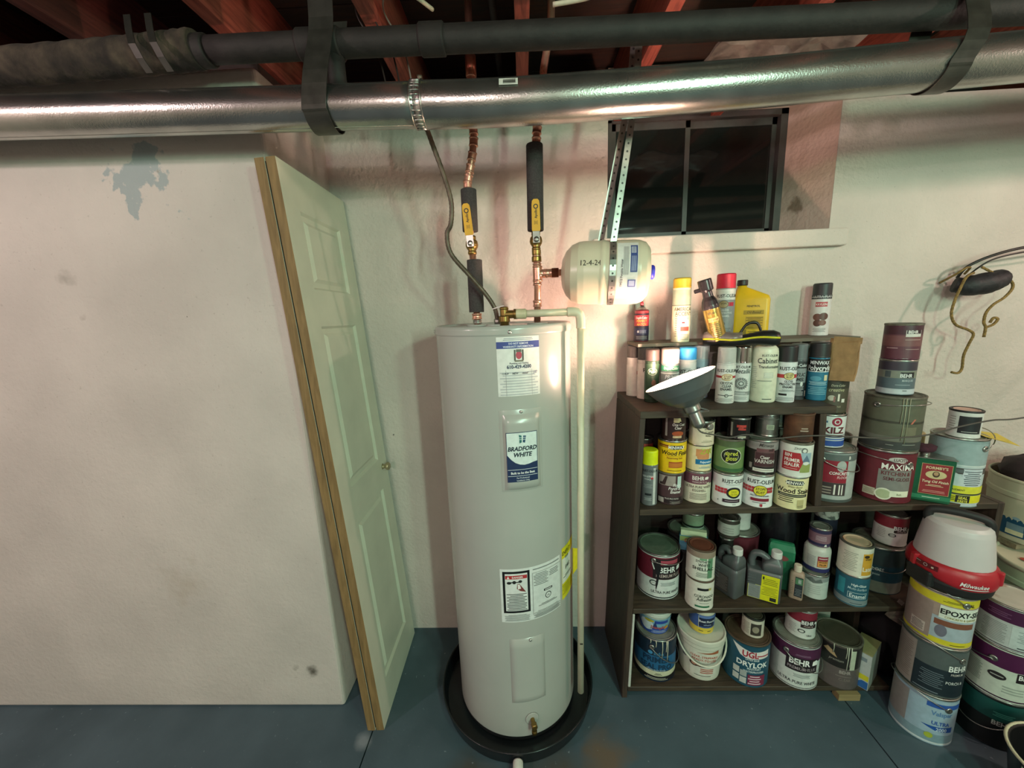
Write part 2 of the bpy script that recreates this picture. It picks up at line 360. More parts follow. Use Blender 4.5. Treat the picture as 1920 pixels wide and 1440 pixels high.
# floor: dark bed and painted slabs parted by two cracks
def floor_mat():
    m = bpy.data.materials.new('painted_concrete_floor'); m.use_nodes = True; nt = m.node_tree; b = nt.nodes['Principled BSDF']
    g = nd(nt, 'ShaderNodeNewGeometry'); P = g.outputs['Position']
    def noise(s, d=7):
        n = nd(nt, 'ShaderNodeTexNoise'); n.inputs['Scale'].default_value = s; n.inputs['Detail'].default_value = d; nt.links.new(P, n.inputs['Vector']); return n.outputs['Fac']
    def ramp(f, a, bb, c0, c1):
        r = nd(nt, 'ShaderNodeValToRGB'); r.color_ramp.elements[0].position = a; r.color_ramp.elements[1].position = bb; r.color_ramp.elements[0].color = c0; r.color_ramp.elements[1].color = c1; nt.links.new(f, r.inputs['Fac']); return r.outputs['Color']
    out = ramp(noise(4), .35, .7, srgb('3d4f58'), srgb('4c5f69'))
    nz = noise(9)
    for (x, y, r, col) in ((.02, 1.0, .17, '4e4536'), (.24, 1.08, .10, '6a553c'), (-.22, 1.02, .10, '453f35'), (.1, .8, .15, '46483f'), (-.38, 1.55, .18, '2f444c'), (-.63, 1.12, .04, '8b949a')):
        d = nd(nt, 'ShaderNodeVectorMath', operation='DISTANCE'); nt.links.new(P, d.inputs[0]); d.inputs[1].default_value = (x, y, 0)
        a = nd(nt, 'ShaderNodeMath', operation='MULTIPLY_ADD'); nt.links.new(nz, a.inputs[0]); a.inputs[1].default_value = r*2.0; nt.links.new(d.outputs['Value'], a.inputs[2])
        rr = nd(nt, 'ShaderNodeMapRange'); rr.inputs['From Min'].default_value = r*2.0; rr.inputs['From Max'].default_value = r*1.2; rr.inputs['To Max'].default_value = .7; nt.links.new(a.outputs[0], rr.inputs['Value'])
        mx = nd(nt, 'ShaderNodeMixRGB'); nt.links.new(rr.outputs['Result'], mx.inputs['Fac']); nt.links.new(out, mx.inputs['Color1']); mx.inputs['Color2'].default_value = srgb(col); out = mx.outputs['Color']
    fl = ramp(noise(60, 3), .70, .73, (0, 0, 0, 1), (.5, .5, .5, 1))
    mx = nd(nt, 'ShaderNodeMixRGB'); nt.links.new(fl, mx.inputs['Fac']); nt.links.new(out, mx.inputs['Color1']); mx.inputs['Color2'].default_value = srgb('8f9da3'); out = mx.outputs['Color']
    nt.links.new(out, b.inputs['Base Color']); b.inputs['Roughness'].default_value = .55
    bp = nd(nt, 'ShaderNodeBump'); bp.inputs['Strength'].default_value = .25; bp.inputs['Distance'].default_value = .003; nt.links.new(noise(40), bp.inputs['Height']); nt.links.new(bp.outputs['Normal'], b.inputs['Normal'])
    return m
fmat = floor_mat()
fl = struct(MB().box((XL, YN, -.06), (XR, YB+.3, -.012), mat('dark_crack', '0c0f10', .9)).build('floor'))
j1a, j1b = (-.617, YB), (-.600, YN); j2a, j2b = (1.212, YB), (1.06, YN); gp = .0025
for P4 in (((XL, YN), (j1b[0]-gp, YN), (j1a[0]-gp, YB+.3), (XL, YB+.3)), ((j1b[0]+gp, YN), (j2b[0]-gp, YN), (j2a[0]-gp, YB+.3), (j1a[0]+gp, YB+.3)), ((j2b[0]+gp, YN), (XR, YN), (XR, YB+.3), (j2a[0]+gp, YB+.3))):
    q = MB(); q.add([(x, y, -.012) for x, y in P4]+[(x, y, 0) for x, y in P4], [(3, 2, 1, 0), (4, 5, 6, 7), (0, 1, 5, 4), (1, 2, 6, 5), (2, 3, 7, 6), (3, 0, 4, 7)], fmat); q.build('slab', fl)
# other walls of the room and the ceiling deck
m_o = plaster('painted_plaster_far', 'c4bdb0', (), .3)
struct(MB().box((XL-.1, YN, 0), (XL, YB+.3, 2.52), m_o).build('wall_far_left')); struct(MB().box((XR, YN, 0), (XR+.1, YB+.3, 2.52), m_o).build('wall_right')); struct(MB().box((XL-.1, YN-.1, 0), (XR+.1, YN, 2.52), m_o).build('wall_front'))
deck_m = wood('dark_deck_boards', '1c0f0b', '33190f', 'X')
ce = struct(MB().box((XL-.1, YN-.1, 2.54), (XR+.1, 2.1, 2.56), deck_m).build('ceiling'))
for k in range(34):
    y0 = YN+.139*k
    if y0 < 1.95: MB().box((XL, y0, 2.515), (XR, y0+.135, 2.54), deck_m).build('board', ce)
struct(MB().box((XL, 1.95, 2.29), (XR, 1.99, 2.54), wood('rim_wood', '120a08', '24120c', 'X')).build('trim_3'))
b = MB(); b.box((XL, YL+.05, WT+.001), (XB-.02, YB+.3, 2.29), deck_m); b.box((XB-.02, YB+.12, WT+.001), (.34, YB+.3, 2.29), deck_m); b.box((1.2, YB+.12, WT+.001), (XR, YB+.3, 2.29), deck_m)
struct(b.build('trim_4'))
jw = wood('red_brown_joist_lit', '6c2a22', '984a3a', 'Y')
jw2 = wood('red_brown_joist_shaded', '471f1c', '663029', 'Y')  # same joist wood darkened at the left, the other copy coloured as lamp-lit
jn = 0
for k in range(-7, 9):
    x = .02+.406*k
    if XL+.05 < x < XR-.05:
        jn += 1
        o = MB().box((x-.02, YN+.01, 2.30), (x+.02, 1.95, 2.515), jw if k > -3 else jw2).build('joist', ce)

# ================================================================== DOOR (folded pair of panels)
dt = thing('bifold_door', 'white moulded bifold door, folded, leaning upright against the wall corner beside the grey tank', 'door')
Bo = Vector((-.571, 1.160, 0)); hv = Vector((-.127, .023, 1.985)); Hd = hv.length; hv.normalize()
wv = Vector((-.010, .44, 0)); wv = (wv-hv*wv.dot(hv)).normalized(); tv = wv.cross(hv).normalized()
if tv.x > 0: tv = -tv
MD = Matrix((wv, tv, hv)).transposed().to_4x4(); MD.translation = Bo-Vector((0, 0, Bo.z))+Vector((0, 0, .001)); dt.matrix_world = MD
dw = .445; m_door = mat('white_door_paint', 'dad7c4', .4, 0, .04, 8); m_edge = wood('raw_door_edge', '6f5a36', '8a7147', 'Z')
rows = [(1.62, 1.86), (.93, 1.50), (.14, .80)]
for pi_, t0 in enumerate((0, .0335)):
    t1 = t0+.0285; sgn = 0
    us = [0, .085, dw-.085, dw]; mb = MB()
    zs = sorted({0, Hd}.union(*[set(r) for r in rows])); front = t0 if pi_ == 0 else t1
    # faces
    for face_t, outer in ((t0, True), (t1, False)):
        for i in range(len(zs)-1):
            for j in range(3):
                z0, z1, u0, u1 = zs[i], zs[i+1], us[j], us[j+1]
                inp = j == 1 and any(abs(z0-a) < 1e-6 for a, _ in rows)
                dirn = 1 if outer else -1
                if not inp: mb.add([(u0, face_t, z0), (u1, face_t, z0), (u1, face_t, z1), (u0, face_t, z1)], [(0, 1, 2, 3)], m_door)
                else:
                    rg = [(0, 0), (.008, .009), (.024, .009), (.036, .002)]
                    loops = [[(u0+a, face_t+dirn*d_, z0+a), (u1-a, face_t+dirn*d_, z0+a), (u1-a, face_t+dirn*d_, z1-a), (u0+a, face_t+dirn*d_, z1-a)] for a, d_ in rg]
                    for q in range(3):
                        mb.add(loops[q]+loops[q+1], [(s, (s+1) % 4, 4+(s+1) % 4, 4+s) for s in range(4)], m_door)
                    mb.add(loops[3], [(0, 1, 2, 3)], m_door)
    mb.add([(0, t0, 0), (0, t1, 0), (0, t1, Hd), (0, t0, Hd)], [(0, 1, 2, 3)], m_edge)
    mb.add([(dw, t0, 0), (dw, t1, 0), (dw, t1, Hd), (dw, t0, Hd)], [(0, 1, 2, 3)], m_edge)
    mb.add([(0, t0, Hd), (dw, t0, Hd), (dw, t1, Hd), (0, t1, Hd)], [(0, 1, 2, 3)], m_edge)
    mb.add([(0, t0, 0), (dw, t0, 0), (dw, t1, 0), (0, t1, 0)], [(0, 1, 2, 3)], m_edge)
    mb.build('door_panel', dt)
MB().box((.003, .0284, .01), (dw-.003, .0336, Hd-.01), mat('gap_shade', '1a1712', .9)).build('gap_shade_filler', dt)  # added dark filler, paints the shade between the two panels
MB().lathe([(.013, 0), (.009, .004), (.008, .012), (.016, .018), (.018, .025), (.012, .031)], mat('brass_knob', 'a89a78', .4, .5), 20, M=axis_M((dw-.05, 0, .885), (0, -1, 0))).build('knob', dt)
hm = mat('hinge_steel', '6c6a66', .4, .8)
for z in (.25, 1.75): MB().box((dw+.0005, .018, z), (dw+.003, .046, z+.07), hm).build('hinge', dt)

# ================================================================== WATER HEATER
HX, HY, HR, HT = -.073, 1.343, .229, 1.483
wh = thing('water_heater', 'tall light grey cylindrical electric water heater standing in a black drain pan', 'water heater', (HX, HY, .008))
enam = mat('grey_enamel', 'a9aca6', .22, 0, .03, 4)
z_ = .008
MB().lathe([(HR-.006, 0), (HR-.004, .006), (HR-.004, .035-z_)], mat('black_foot_ring', '141618', .5), 80, True, False).build('base_ring', wh)
MB().lathe([(HR-.004, .030-z_), (HR, .032-z_), (HR, 1.462-z_)], enam, 96, True, False).build('jacket', wh)
MB().lathe([(HR+.0015, 1.454-z_), (HR+.0035, 1.457-z_), (HR+.0035, 1.472-z_), (HR+.001, 1.480-z_), (HR-.006, HT-z_), (HR-.012, 1.481-z_), (HR-.016, 1.476-z_), (.05, 1.477-z_)], enam, 96, False, True).build('top_cap', wh)
scm = mat('zinc_screw', 'c8c8c4', .3, .9)
def on_h(u, z, r=HR): a = -PI/2+u/HR; return Vector((r*math.cos(a), r*math.sin(a), z-z_)), Vector((math.cos(a), math.sin(a), 0))
for u, z in ((-.30, 1.465), (.03, 1.464)):
    p, n = on_h(u, z, HR+.003); MB().lathe([(.006, 0), (.0055, .002), (.002, .0035)], scm, 12, M=axis_M(p, n)).build('screw', wh)
def curved_panel(u0, u1, z0, z1, th, r, m, name, inset=.012):
    """domed rounded cover wrapped on the jacket"""
    nu, nz = 14, 16; mb = MB(); cr = .02; vs = []
    for i in range(nz+1):
        for j in range(nu+1):
            a = j/nu*2-1; b_ = i/nz*2-1
            u = (u0+u1)/2+(u1-u0)/2*a; z = (z0+z1)/2+(z1-z0)/2*b_
            e = min(u-u0, u1-u, z-z0, z1-z); hgt = th*min(1, max(0, e/inset))**.5
            vs.append(on_h(u, z, r+hgt+.0004)[0])
    mb.add(vs, [(i*(nu+1)+j, i*(nu+1)+j+1, (i+1)*(nu+1)+j+1, (i+1)*(nu+1)+j) for i in range(nz) for j in range(nu)], m, True)
    return mb.build(name, wh)
pl = None
curved_panel(-.012, .122, .970, 1.232, .004, HR, enam, 'cover_flange', .006)
pc = curved_panel(-.002, .112, .978, 1.218, .013, HR+.004, enam, 'access_cover', .014)
curved_panel(-.010, .113, .178, .436, .010, HR, enam, 'lower_access_cover', .014)
for u, z, rr in ((.055, 1.226, .006), (.06, .431, .007)):
    p, n = on_h(u, z, HR+rr); MB().lathe([(.005, 0), (.0045, .002), (.002, .003)], scm, 12, M=axis_M(p, n)).build('screw', wh)
# maker's badge on the cover
f0, _ = cyl_map(HR+.0175, -z_)
print_label([('r', 5.6, 108.8, 9.6, 15.8, '1c2f55'), ('p', [(.95, 116.5), (10.25, 116.5), (10.25, 107.1), (9, 106.9), (7.6, 106.5), (6.2, 106.3), (4.8, 106.5), (3.4, 107.1), (2.2, 108.1), (.95, 109.6)], 'd6e2e0'),
    ('t', 'BRADFORD', 5.6, 110.9, 1.85, '1b2a38', 4, .2, .93), ('t', 'WHITE', 5.6, 109.0, 1.85, '1b2a38', 4, .2, .98),
    ('p', [(4.8, 113.2), (5.5, 113.5), (5.5, 115.6), (4.7, 115.9)], '2c6b6a'), ('p', [(5.8, 113.5), (6.5, 113.3), (6.9, 115.5), (6.0, 115.6)], '2c4a6a'), ('r', 5.7, 114.4, 2.0, .16, 'd6e2e0'), ('r', 5.7, 115.0, 2.2, .16, 'd6e2e0'),
    ('r', 5.6, 104.9, 9.2, .12, 'dfe6ea'), ('r', 5.6, 102.9, 9.2, .12, 'dfe6ea'), ('t', 'Built to be the Best', 5.6, 103.5, 1.05, 'f2f5f6', 2), ('t', 'For Professional', 5.6, 102.0, .68, 'd6dde2', 1), ('t', 'Installation Only', 5.6, 101.2, .68, 'd6dde2', 1)],
    (f0, HR), wh, 'maker_badge')
fh, _ = cyl_map(HR, -z_)
print_label([('r', 5.5, 136.2, 13, 17.6, 'dfe0dc'), ('x', 5.5, 144.3, 9, .9, 2, '8b909a'), ('r', 5.5, 142.6, 13, 2.0, '35478c'), ('t', 'DO NOT REMOVE', 5.5, 142.75, .8, 'e8ebf4', 1), ('t', 'WARRANTY INFORMATION', 5.5, 141.85, .8, 'e8ebf4', 1),
    ('e', 5.5, 139.6, .9, 1.2, 'a8324a'), ('r', 4.3, 139.6, .5, 3.2, '4b4a44'), ('r', 6.7, 139.6, .5, 3.2, '4b4a44'), ('r', 5.5, 140.9, 1.6, .8, '55524a'), ('r', 5.5, 137.9, 2.6, .5, '6b6a5a'),
    ('t', 'Plumbing and Heating', 5.5, 137.0, .72, '22304a', 1), ('t', '610-429-4200', 5.5, 135.7, 1.45, '1f2e52', 3),
    ('x', 5.5, 131.2, 11.6, 7.4, 9, 'b9bcbe'), ('r', -.1+1.6, 131.4, .08, 7.8, '8b8f92'), ('r', 9.3, 131.4, .08, 7.8, '8b8f92'), ('t', '11-4-24', 1.2, 134.0, .8, '20263a', 1, .3, .8), ('t', 'NEW', 4.2, 134.0, .85, '20263a', 1, .3), ('t', 'install', 7.2, 134.0, .85, '20263a', 1, .3), ('t', 'J.E.', 10.4, 134.0, 1.1, '202c6a', 1, .3)],
    (fh, HR), wh, 'service_sticker')
print_label([('r', 7.9, 60.1, 22.2, 19.8, 'd9dedb'), ('r', 2.1, 61.4, 9.0, 15.4, '101214'), ('r', 2.1, 61.4, 7.4, 13.8, 'd9dedb'), ('r', 2.1, 67.0, 7.2, 1.3, 'b23338'), ('t', 'DANGER', 2.5, 66.6, 1.0, 'f0e9e4', 2), ('p', [(-1.0, 66.5), (-.1, 66.5), (-.55, 67.5)], 'f0e9e4'),
    ('r', 1.6, 65.2, 4.2, .35, '222222'), ('e', -.3, 65.0, .75, .5, '222222'), ('e', 1.4, 65.2, .6, .6, '222222'), ('e', 3.4, 65.4, .6, .5, '222222'), ('p', [(2.4, 64.6), (3.1, 64.6), (5.2, 61.4), (3.4, 61.9), (2.2, 62.8)], '7a3a38'), ('p', [(2.5, 64.5), (3.2, 64.3), (3.6, 62.8), (2.5, 62.6)], 'e9e3df'),
    ('x', 2.1, 57.9, 6.6, 6.4, 11, '575b5a'), ('x', 2.1, 51.9, 8.4, 2.6, 6, '8a8f8d'), ('x', 13, 68.9, 10.6, .7, 1, '777c7b'), ('r', 13.2, 59.9, 11.4, 15.6, '9aa09e'), ('r', 13.2, 59.9, 11.2, 15.4, 'd3d9d6'), ('x', 10.6, 65.0, 5.4, 4.6, 8, '6b706f'), ('x', 15.8, 65.8, 4.0, 2.4, 4, '6b706f'), ('r', 13.2, 60.2, 3.4, .8, '16191a'), ('r', 13.2, 60.2, 2.6, .3, 'd3d9d6'),
    ('e', 13.2, 57.9, 1.2, 1.2, '16191a'), ('e', 13.2, 57.9, .95, .95, 'd3d9d6'), ('t', 'UL', 13.2, 57.5, .95, '16191a', 2), ('x', 13.2, 55.2, 7.6, .9, 2, '6b706f'), ('x', 13.2, 52.0, 11, 2.6, 6, '8a8f8d')],
    (fh, HR), wh, 'rating_plate')
print_label([('r', 25.5, 61.4, 10.5, 20, 'd9cf27'), ('t', 'ENERGY', 23.6, 68.4, 2.1, '141512', 2, 0, .8), ('r', 25.5, 62.4, 10.3, 9.6, 'dde0d4'), ('t', '$482', 24.2, 62.6, 2.0, '141512', 2), ('x', 24.5, 60.0, 7, 1.2, 2, '2c2d28'), ('x', 25, 55, 9, 4, 5, 'a29a1e'), ('t', 'Guide', 23.5, 66.8, 1.2, '141512', 1)], (fh, HR), wh, 'energy_label')
# loose yellow tag corner that stands off the jacket behind the drop pipe
tgq = MB(); p0, n0 = on_h(.30, .66, HR+.003); tn = Vector((-n0.y, n0.x, 0)); q = [p0, p0+tn*.055+n0*.035+Vector((0, 0, -.035)), p0+tn*.05+n0*.03+Vector((0, 0, -.085)), p0+Vector((0, 0, -.11))]
tgq.add(q+[a+Vector((.0006, .0006, 0)) for a in q], [(0, 1, 2, 3), (7, 6, 5, 4), (0, 4, 5, 1), (1, 5, 6, 2), (2, 6, 7, 3), (3, 7, 4, 0)], ink('e0d22a')); tgq.build('yellow_tag', wh)
# drain valve
br = mat('brass', '8f7440', .35, .85, .1, 40)
p, n = on_h(.058, .105, HR+.001)
MB().lathe([(.024, 0), (.0235, .003), (.010, .0035)], enam, 28, M=axis_M(p, n)).build('drain_escutcheon', wh)
b = MB(); b.lathe([(.0075, 0), (.0075, .02), (.0105, .02), (.0105, .034), (.007, .036)], br, 16, M=axis_M(p, n)); q2 = p+n*.027
b.lathe([(.0085, .004), (.0085, -.018), (.0095, -.019), (.0095, -.03)], br, 16, M=Matrix.Translation(q2)); b.build('drain_valve', wh)
# nipples and collars on top
cop = mat('copper_pipe', 'dba58f', .32, .8, .1, 30, wear=('9c604a', 30, .64))
cop2 = mat('dark_copper', '8a4a38', .35, .85, .2, 30)
for x in (-.160+.0, .046):
    MB().lathe([(.036, 1.477-z_), (.034, 1.482-z_), (.014, 1.484-z_)], enam, 28, M=Matrix.Translation((x-HX, -.012, 0))).build('nipple_collar', wh)
MB().lathe([(.040, 1.4775-z_), (.038, 1.483-z_), (.014, 1.485-z_)], enam, 28, M=Matrix.Translation((-.085-HX, -.07, 0))).build('cable_collar', wh)
# temperature-pressure relief valve + CPVC drop pipe
tp = thing('relief_valve', 'small brass relief valve on top of the grey water heater', 'valve', (-.062, 1.235, 1.4775))
b = MB(); b.lathe([(.014, 0), (.014, .012), (.018, .013), (.018, .03), (.013, .032), (.013, .052), (.015, .053), (.012, .06)], br, 18); b.lathe([(.013, 0), (.013, .03), (.016, .03), (.016, .042)], br, 16, M=axis_M((0, 0, .036), (1, 0, 0))); b.build('valve_body', tp)
MB().box((-.022, -.006, .060), (.016, .006, .063), steel(), Matrix.Rotation(-.25, 4, 'Y')).build('test_lever', tp)
cp = mat('cpvc_cream', 'cfcbb0', .35, 0, .05, 20)
dp = thing('relief_drop_pipe', 'cream plastic discharge pipe running down the side of the grey water heater', 'pipe', (0, 0, 0))
MB().tube([(-.022, 1.235, 1.5135), (.145, 1.222, 1.5135)], .0115, cp, 16).build('horizontal_pipe', dp)
MB().lathe([(.016, 0), (.016, .03), (.0135, .032)], mat('cpvc_tan', 'c2bd9c', .4), 18, M=axis_M((-.024, 1.235, 1.5135), (1, -.08, 0))).build('adapter', dp)
el = spline([(.135, 1.223, 1.5135), (.158, 1.221, 1.5135), (.172, 1.220, 1.505), (.176, 1.2197, 1.488), (.176, 1.2195, 1.462)], 5)
MB().tube(el, .0145, cp, 16).build('elbow', dp)
MB().tube([(.176, 1.2195, 1.475), (.168, 1.205, .12)], .0115, cp, 16).build('drop_pipe', dp)
MB().box((.165, 1.1925, .335), (.175, 1.1945, .338), ink('1a1a1a')).build('printed_mark', dp)
# pan
pan_m = mat('black_plastic_pan', '14191c', .28, 0, .1, 20)
pn = thing('drain_pan', 'round black plastic drain pan under the grey water heater', 'drain pan', (HX, HY, 0))
MB().lathe([(.285, 0), (.292, .004), (.302, .052), (.304, .058), (.300, .060), (.297, .056), (.286, .008), (.1, .0075)], pan_m, 80).build('pan_shell', pn)
dr = MB(); dr.lathe([(.010, -.02), (.010, .02)], pan_m, 16, M=axis_M((.006, -.298, .026), (0, -1, 0))); dr.build('drain_outlet', pn)
MB().lathe([(.016, 0), (.017, .004), (.017, .03), (.0135, .031), (.0135, .05)], ink('d8d8cf'), 24, M=axis_M((.006, -.301, .026), (0, -1, -.03))).build('white_drain_fitting', pn)

# ================================================================== COPPER PIPES, VALVES, TANK, CABLE
YP = 1.331
foam = mat('dark_foam', '413c3c', .95, 0, .15, 200, .3, 300)
yh = mat('yellow_vinyl_handle', 'd9a21b', .45, 0, .04, 20)
def fit(mb, p, d, r=.0135, L=.02, m=None):
    mb.lathe([(r-.001, -L/2), (r+.0012, -L/2+.001), (r+.0012, -L/2+.004), (r, -L/2+.005), (r, L/2-.005), (r+.0012, L/2-.004), (r+.0012, L/2-.001), (r-.001, L/2)], m or cop, 16, M=axis_M(p, d))
def ball_valve(t, x, z, lean=0.):
    b = MB(); b.lathe([(.012, -.03), (.0145, -.028), (.0145, -.02), (.0125, -.018), (.019, -.008), (.021, 0), (.019, .012), (.013, .018), (.0145, .02), (.0145, .028), (.012, .03)], br, 18, M=Matrix.Translation((x, YP, z))); b.build('valve_body', t)
    b = MB(); b.lathe([(.007, 0), (.007, .022), (.009, .022), (.009, .026), (.003, .028)], steel(), 12, M=axis_M((x, YP-.014, z), (0, -1, 0))); b.build('valve_stem', t)
    M = Matrix.Translation((x, YP-.038, z)) @ Matrix.Rotation(lean, 4, 'Y')
    b = MB(); b.box((-.011, -.001, -.01), (.011, .001, .03), steel(), M); b.build('handle_root', t)
    h = MB(); h.rings([[Vector((a*s, -.003-o, zz)) for a, o in ((-1, 0), (1, 0), (1, -.006), (-1, -.006))] for zz, s in ((.025, .0125), (.03, .0135), (.105, .0125), (.115, .011), (.120, .006))], yh, True, True, False, M); hd = h.build('lever_handle', t)
    f, _ = flat_map(M @ Vector((0, -.0034, 0)), (M.to_3x3() @ Vector((0, 0, 1))), (M.to_3x3() @ Vector((-1, 0, 0))), (0, -1, 0))
    print_label([('e', 9.8, 0, .75, .75, '201a10'), ('e', 9.8, 0, .45, .45, 'd9a21b'), ('t', 'Apollo', 7.6, -.35, 1.1, '201a10', 2), ('x', 5.0, 0, 1.2, 1.2, 3, '9a7414')], (f, None), hd, 'handle_print')
cold = thing('cold_water_pipe', 'left copper pipe with ball valve and two foam sleeves above the water heater', 'pipe')
b = MB(); xs = -.160
path = [(-.137, YP, 2.50), (-.1385, YP, 2.24), (-.140, YP, 2.09), (-.141, YP, 2.06), (-.148, YP, 2.01), (-.168, YP, 1.935), (-.167, YP, 1.90), (-.167, YP, 1.78)]
b.tube(path, .0112, cop, 16)
for p, d in (((-.1395, YP, 2.225), (0, 0, 1)), ((-.140, YP, 2.085), (0, 0, 1)), ((-.1415, YP, 2.052), (.1, 0, 1)), ((-.149, YP, 2.01), (.25, 0, 1)), ((-.157, YP, 1.975), (.25, 0, 1)), ((-.165, YP, 1.945), (.25, 0, 1)), ((-.168, YP, 1.925), (0, 0, 1))): fit(b, p, d, .0135, .026)
b.tube([(-.1385, YP, 2.235), (-.1382, YP, 2.29)], .0165, cop2, 16)
b.tube([(-.164, YP, 1.73), (-.160, YP, 1.484)], .0112, cop, 16); b.build('copper_tube', cold)
b = MB(); fit(b, (-.1605, YP, 1.51), (0, 0, 1), .016, .02, cop); fit(b, (-.16, YP, 1.492), (0, 0, 1), .014, .012, steel()); b.build('heater_union', cold)
def sleeve(t, a, b_, r=.0255):
    a, b_ = Vector(a), Vector(b_); L = (b_-a).length
    MB().lathe([(.013, 0), (r-.001, 0), (r, .002), (r, L-.002), (r-.001, L), (.013, L)], foam, 24, False, False, M=axis_M(a, b_-a)).build('foam_sleeve', t)
sleeve(cold, (-.167, YP, 1.785), (-.166, YP, 1.913)); sleeve(cold, (-.1605, YP, 1.524), (-.159, YP, 1.695))
ball_valve(cold, -.1645, 1.742, -.07)
hot = thing('hot_water_pipe', 'right copper pipe with tee, ball valve and long foam sleeve above the water heater', 'pipe')
b = MB(); b.tube([(.113, YP, 2.50), (.108, YP, 2.36), (.085, YP, 2.25), (.061, YP, 2.09), (.055, YP, 2.04), (.050, YP, 1.98), (.048, YP, 1.77)], .0112, cop, 16)
b.tube([(.048, YP, 1.72), (.050, YP, 1.64), (.045, YP, 1.484)], .0112, cop, 16); b.tube([(.050, YP, 1.642), (.128, YP-.012, 1.642)], .0105, cop, 16)
for p, d in (((.059, YP, 2.075), (.15, 0, 1)), ((.056, YP, 2.045), (.1, 0, 1)), ((.0485, YP, 1.69), (0, 0, 1)), ((.049, YP, 1.665), (0, 0, 1)), ((.0485, YP, 1.615), (0, 0, 1)), ((.047, YP, 1.545), (0, 0, 1)), ((.066, YP-.002, 1.642), (1, 0, 0)), ((.088, YP-.006, 1.642), (1, -.1, 0))): fit(b, p, d, .0138, .022)
b.build('copper_tube', hot)
b = MB(); fit(b, (.050, YP, 1.642), (0, 0, 1), .0155, .05); b.build('tee_fitting', hot)
b = MB(); b.lathe([(.016, -.011), (.017, -.010), (.017, .010), (.016, .011)], cop2, 6, M=axis_M((.108, YP-.009, 1.642), (1, -.15, 0)), smooth=False); b.build('hex_adapter', hot)
b = MB(); b.lathe([(.014, -.02), (.016, -.018), (.016, -.004), (.013, 0), (.015, .004), (.015, .018), (.013, .02)], br, 16, M=Matrix.Translation((.048, YP, 1.70))); b.build('valve_adapter', hot)
sleeve(hot, (.047, YP, 1.778), (.050, YP, 2.035), .0265); ball_valve(hot, .0475, 1.745, 0)
# expansion tank
et = thing('expansion_tank', 'cream steel expansion tank slung by metal straps right of the copper tee', 'tank')
TA = Vector((.128, YP-.013, 1.638)); TB = Vector((.400, 1.268, 1.627)); td = (TB-TA).normalized(); TL = (TB-TA).length
m_t = mat('cream_tank_paint', 'cfc6ae', .3, 0, .04, 6); MT = axis_M(TA, td); rT = .099
MB().lathe([(.02, 0), (.045, .004), (.07, .016), (.088, .034), (.097, .056), (rT, .075), (rT, .122), (rT+.0022, .126), (rT+.0022, .134), (rT, .138), (rT, TL-.055), (.097, TL-.036), (.090, TL-.018), (.075, TL-.006), (.04, TL), (.02, TL+.001)], m_t, 64, M=MT).build('shell', et)
MB().lathe([(.022, TL), (.022, TL+.01), (.018, TL+.014)], ink('3338b4'), 20, M=MT).build('air_cap', et)
# local surface map: u round the tank, v along; zero faces the camera
Q = MT.to_3x3(); ez = Vector((0, -1, 0)); ax = Q @ Vector((0, 0, 1)); ez = (ez-ax*ez.dot(ax)).normalized(); ey = ax.cross(ez)  # ey points up or down
if ey.z < 0: ey = -ey
def tmap(u, v, off):
    # u along the axis, v round (up = +)
    a = v/rT; return tuple(TA+ax*u+(ez*math.cos(a)+ey*math.sin(a))*(rT+off))
def tank_print(els, name):
    mb = MB()
    for i, e in enumerate(els):
        off = .0006+i*.00015
        if e[0] in 'rx':
            u, v, w_, h_ = [x/100 for x in e[1:5]]; n = e[5] if e[0] == 'x' else 1; col = e[-1]
            for j in range(n):
                if e[0] == 'x': u0 = u-w_/2+w_*(j+.25)/n; u1 = u0+w_/n*.45
                else: u0, u1 = u-w_/2, u+w_/2
                k = max(1, int(h_/.008)); vs = []
                for q_ in range(k+1): vs += [tmap(u0, v-h_/2+h_*q_/k, off), tmap(u1, v-h_/2+h_*q_/k, off)]
                mb.add(vs, [(2*q_, 2*q_+1, 2*q_+3, 2*q_+2) for q_ in range(k)], ink(col), True)
        else:
            vs, fs = glyphs(e[1], e[6]); s = e[4]/100; rotd = len(e) > 7
            if rotd: P_ = [tmap(e[2]/100-y*s, e[3]/100+x*s, off+.0003) for x, y in vs]
            else: P_ = [tmap(e[2]/100+x*s*.9, e[3]/100+y*s, off+.0003) for x, y in vs]
            mb.add(P_, fs, ink(e[5]))
    return mb.build(name, et)
tank_print([('t', '12-4-24', 9.4, 1.4, 2.3, '23211f', 0)], 'handwritten_date')
tank_print([('r', 20.2, 0, 6.0, 19, 'dcdcd6'), ('r', 22.0, 3.6, 2.0, 8.8, '3a4c86'), ('r', 21.9, 6.2, 1.3, 2.4, 'c8cbd2'), ('x', 21.9, 6.2, 1.1, 2.2, 6, '3a4c86'), ('x', 22.0, 1.8, 1.4, 4.4, 5, '9fa9c6'), ('x', 19.8, 3.0, 1.6, 9, 6, '9a9c9c'), ('r', 21.6, -4.0, 2.2, 2.2, '4a5a94'), ('r', 21.6, -4.0, 1.6, 1.6, 'a9b4d0'), ('t', 'TPE12 Potable Water', 18.9, -1.0, .9, '22253a', 1, 1)], 'tank_label')
strap_m = mat('galvanised_strap', '9b9894', .35, .85, .1, 60)
hole = ink('2a2826')
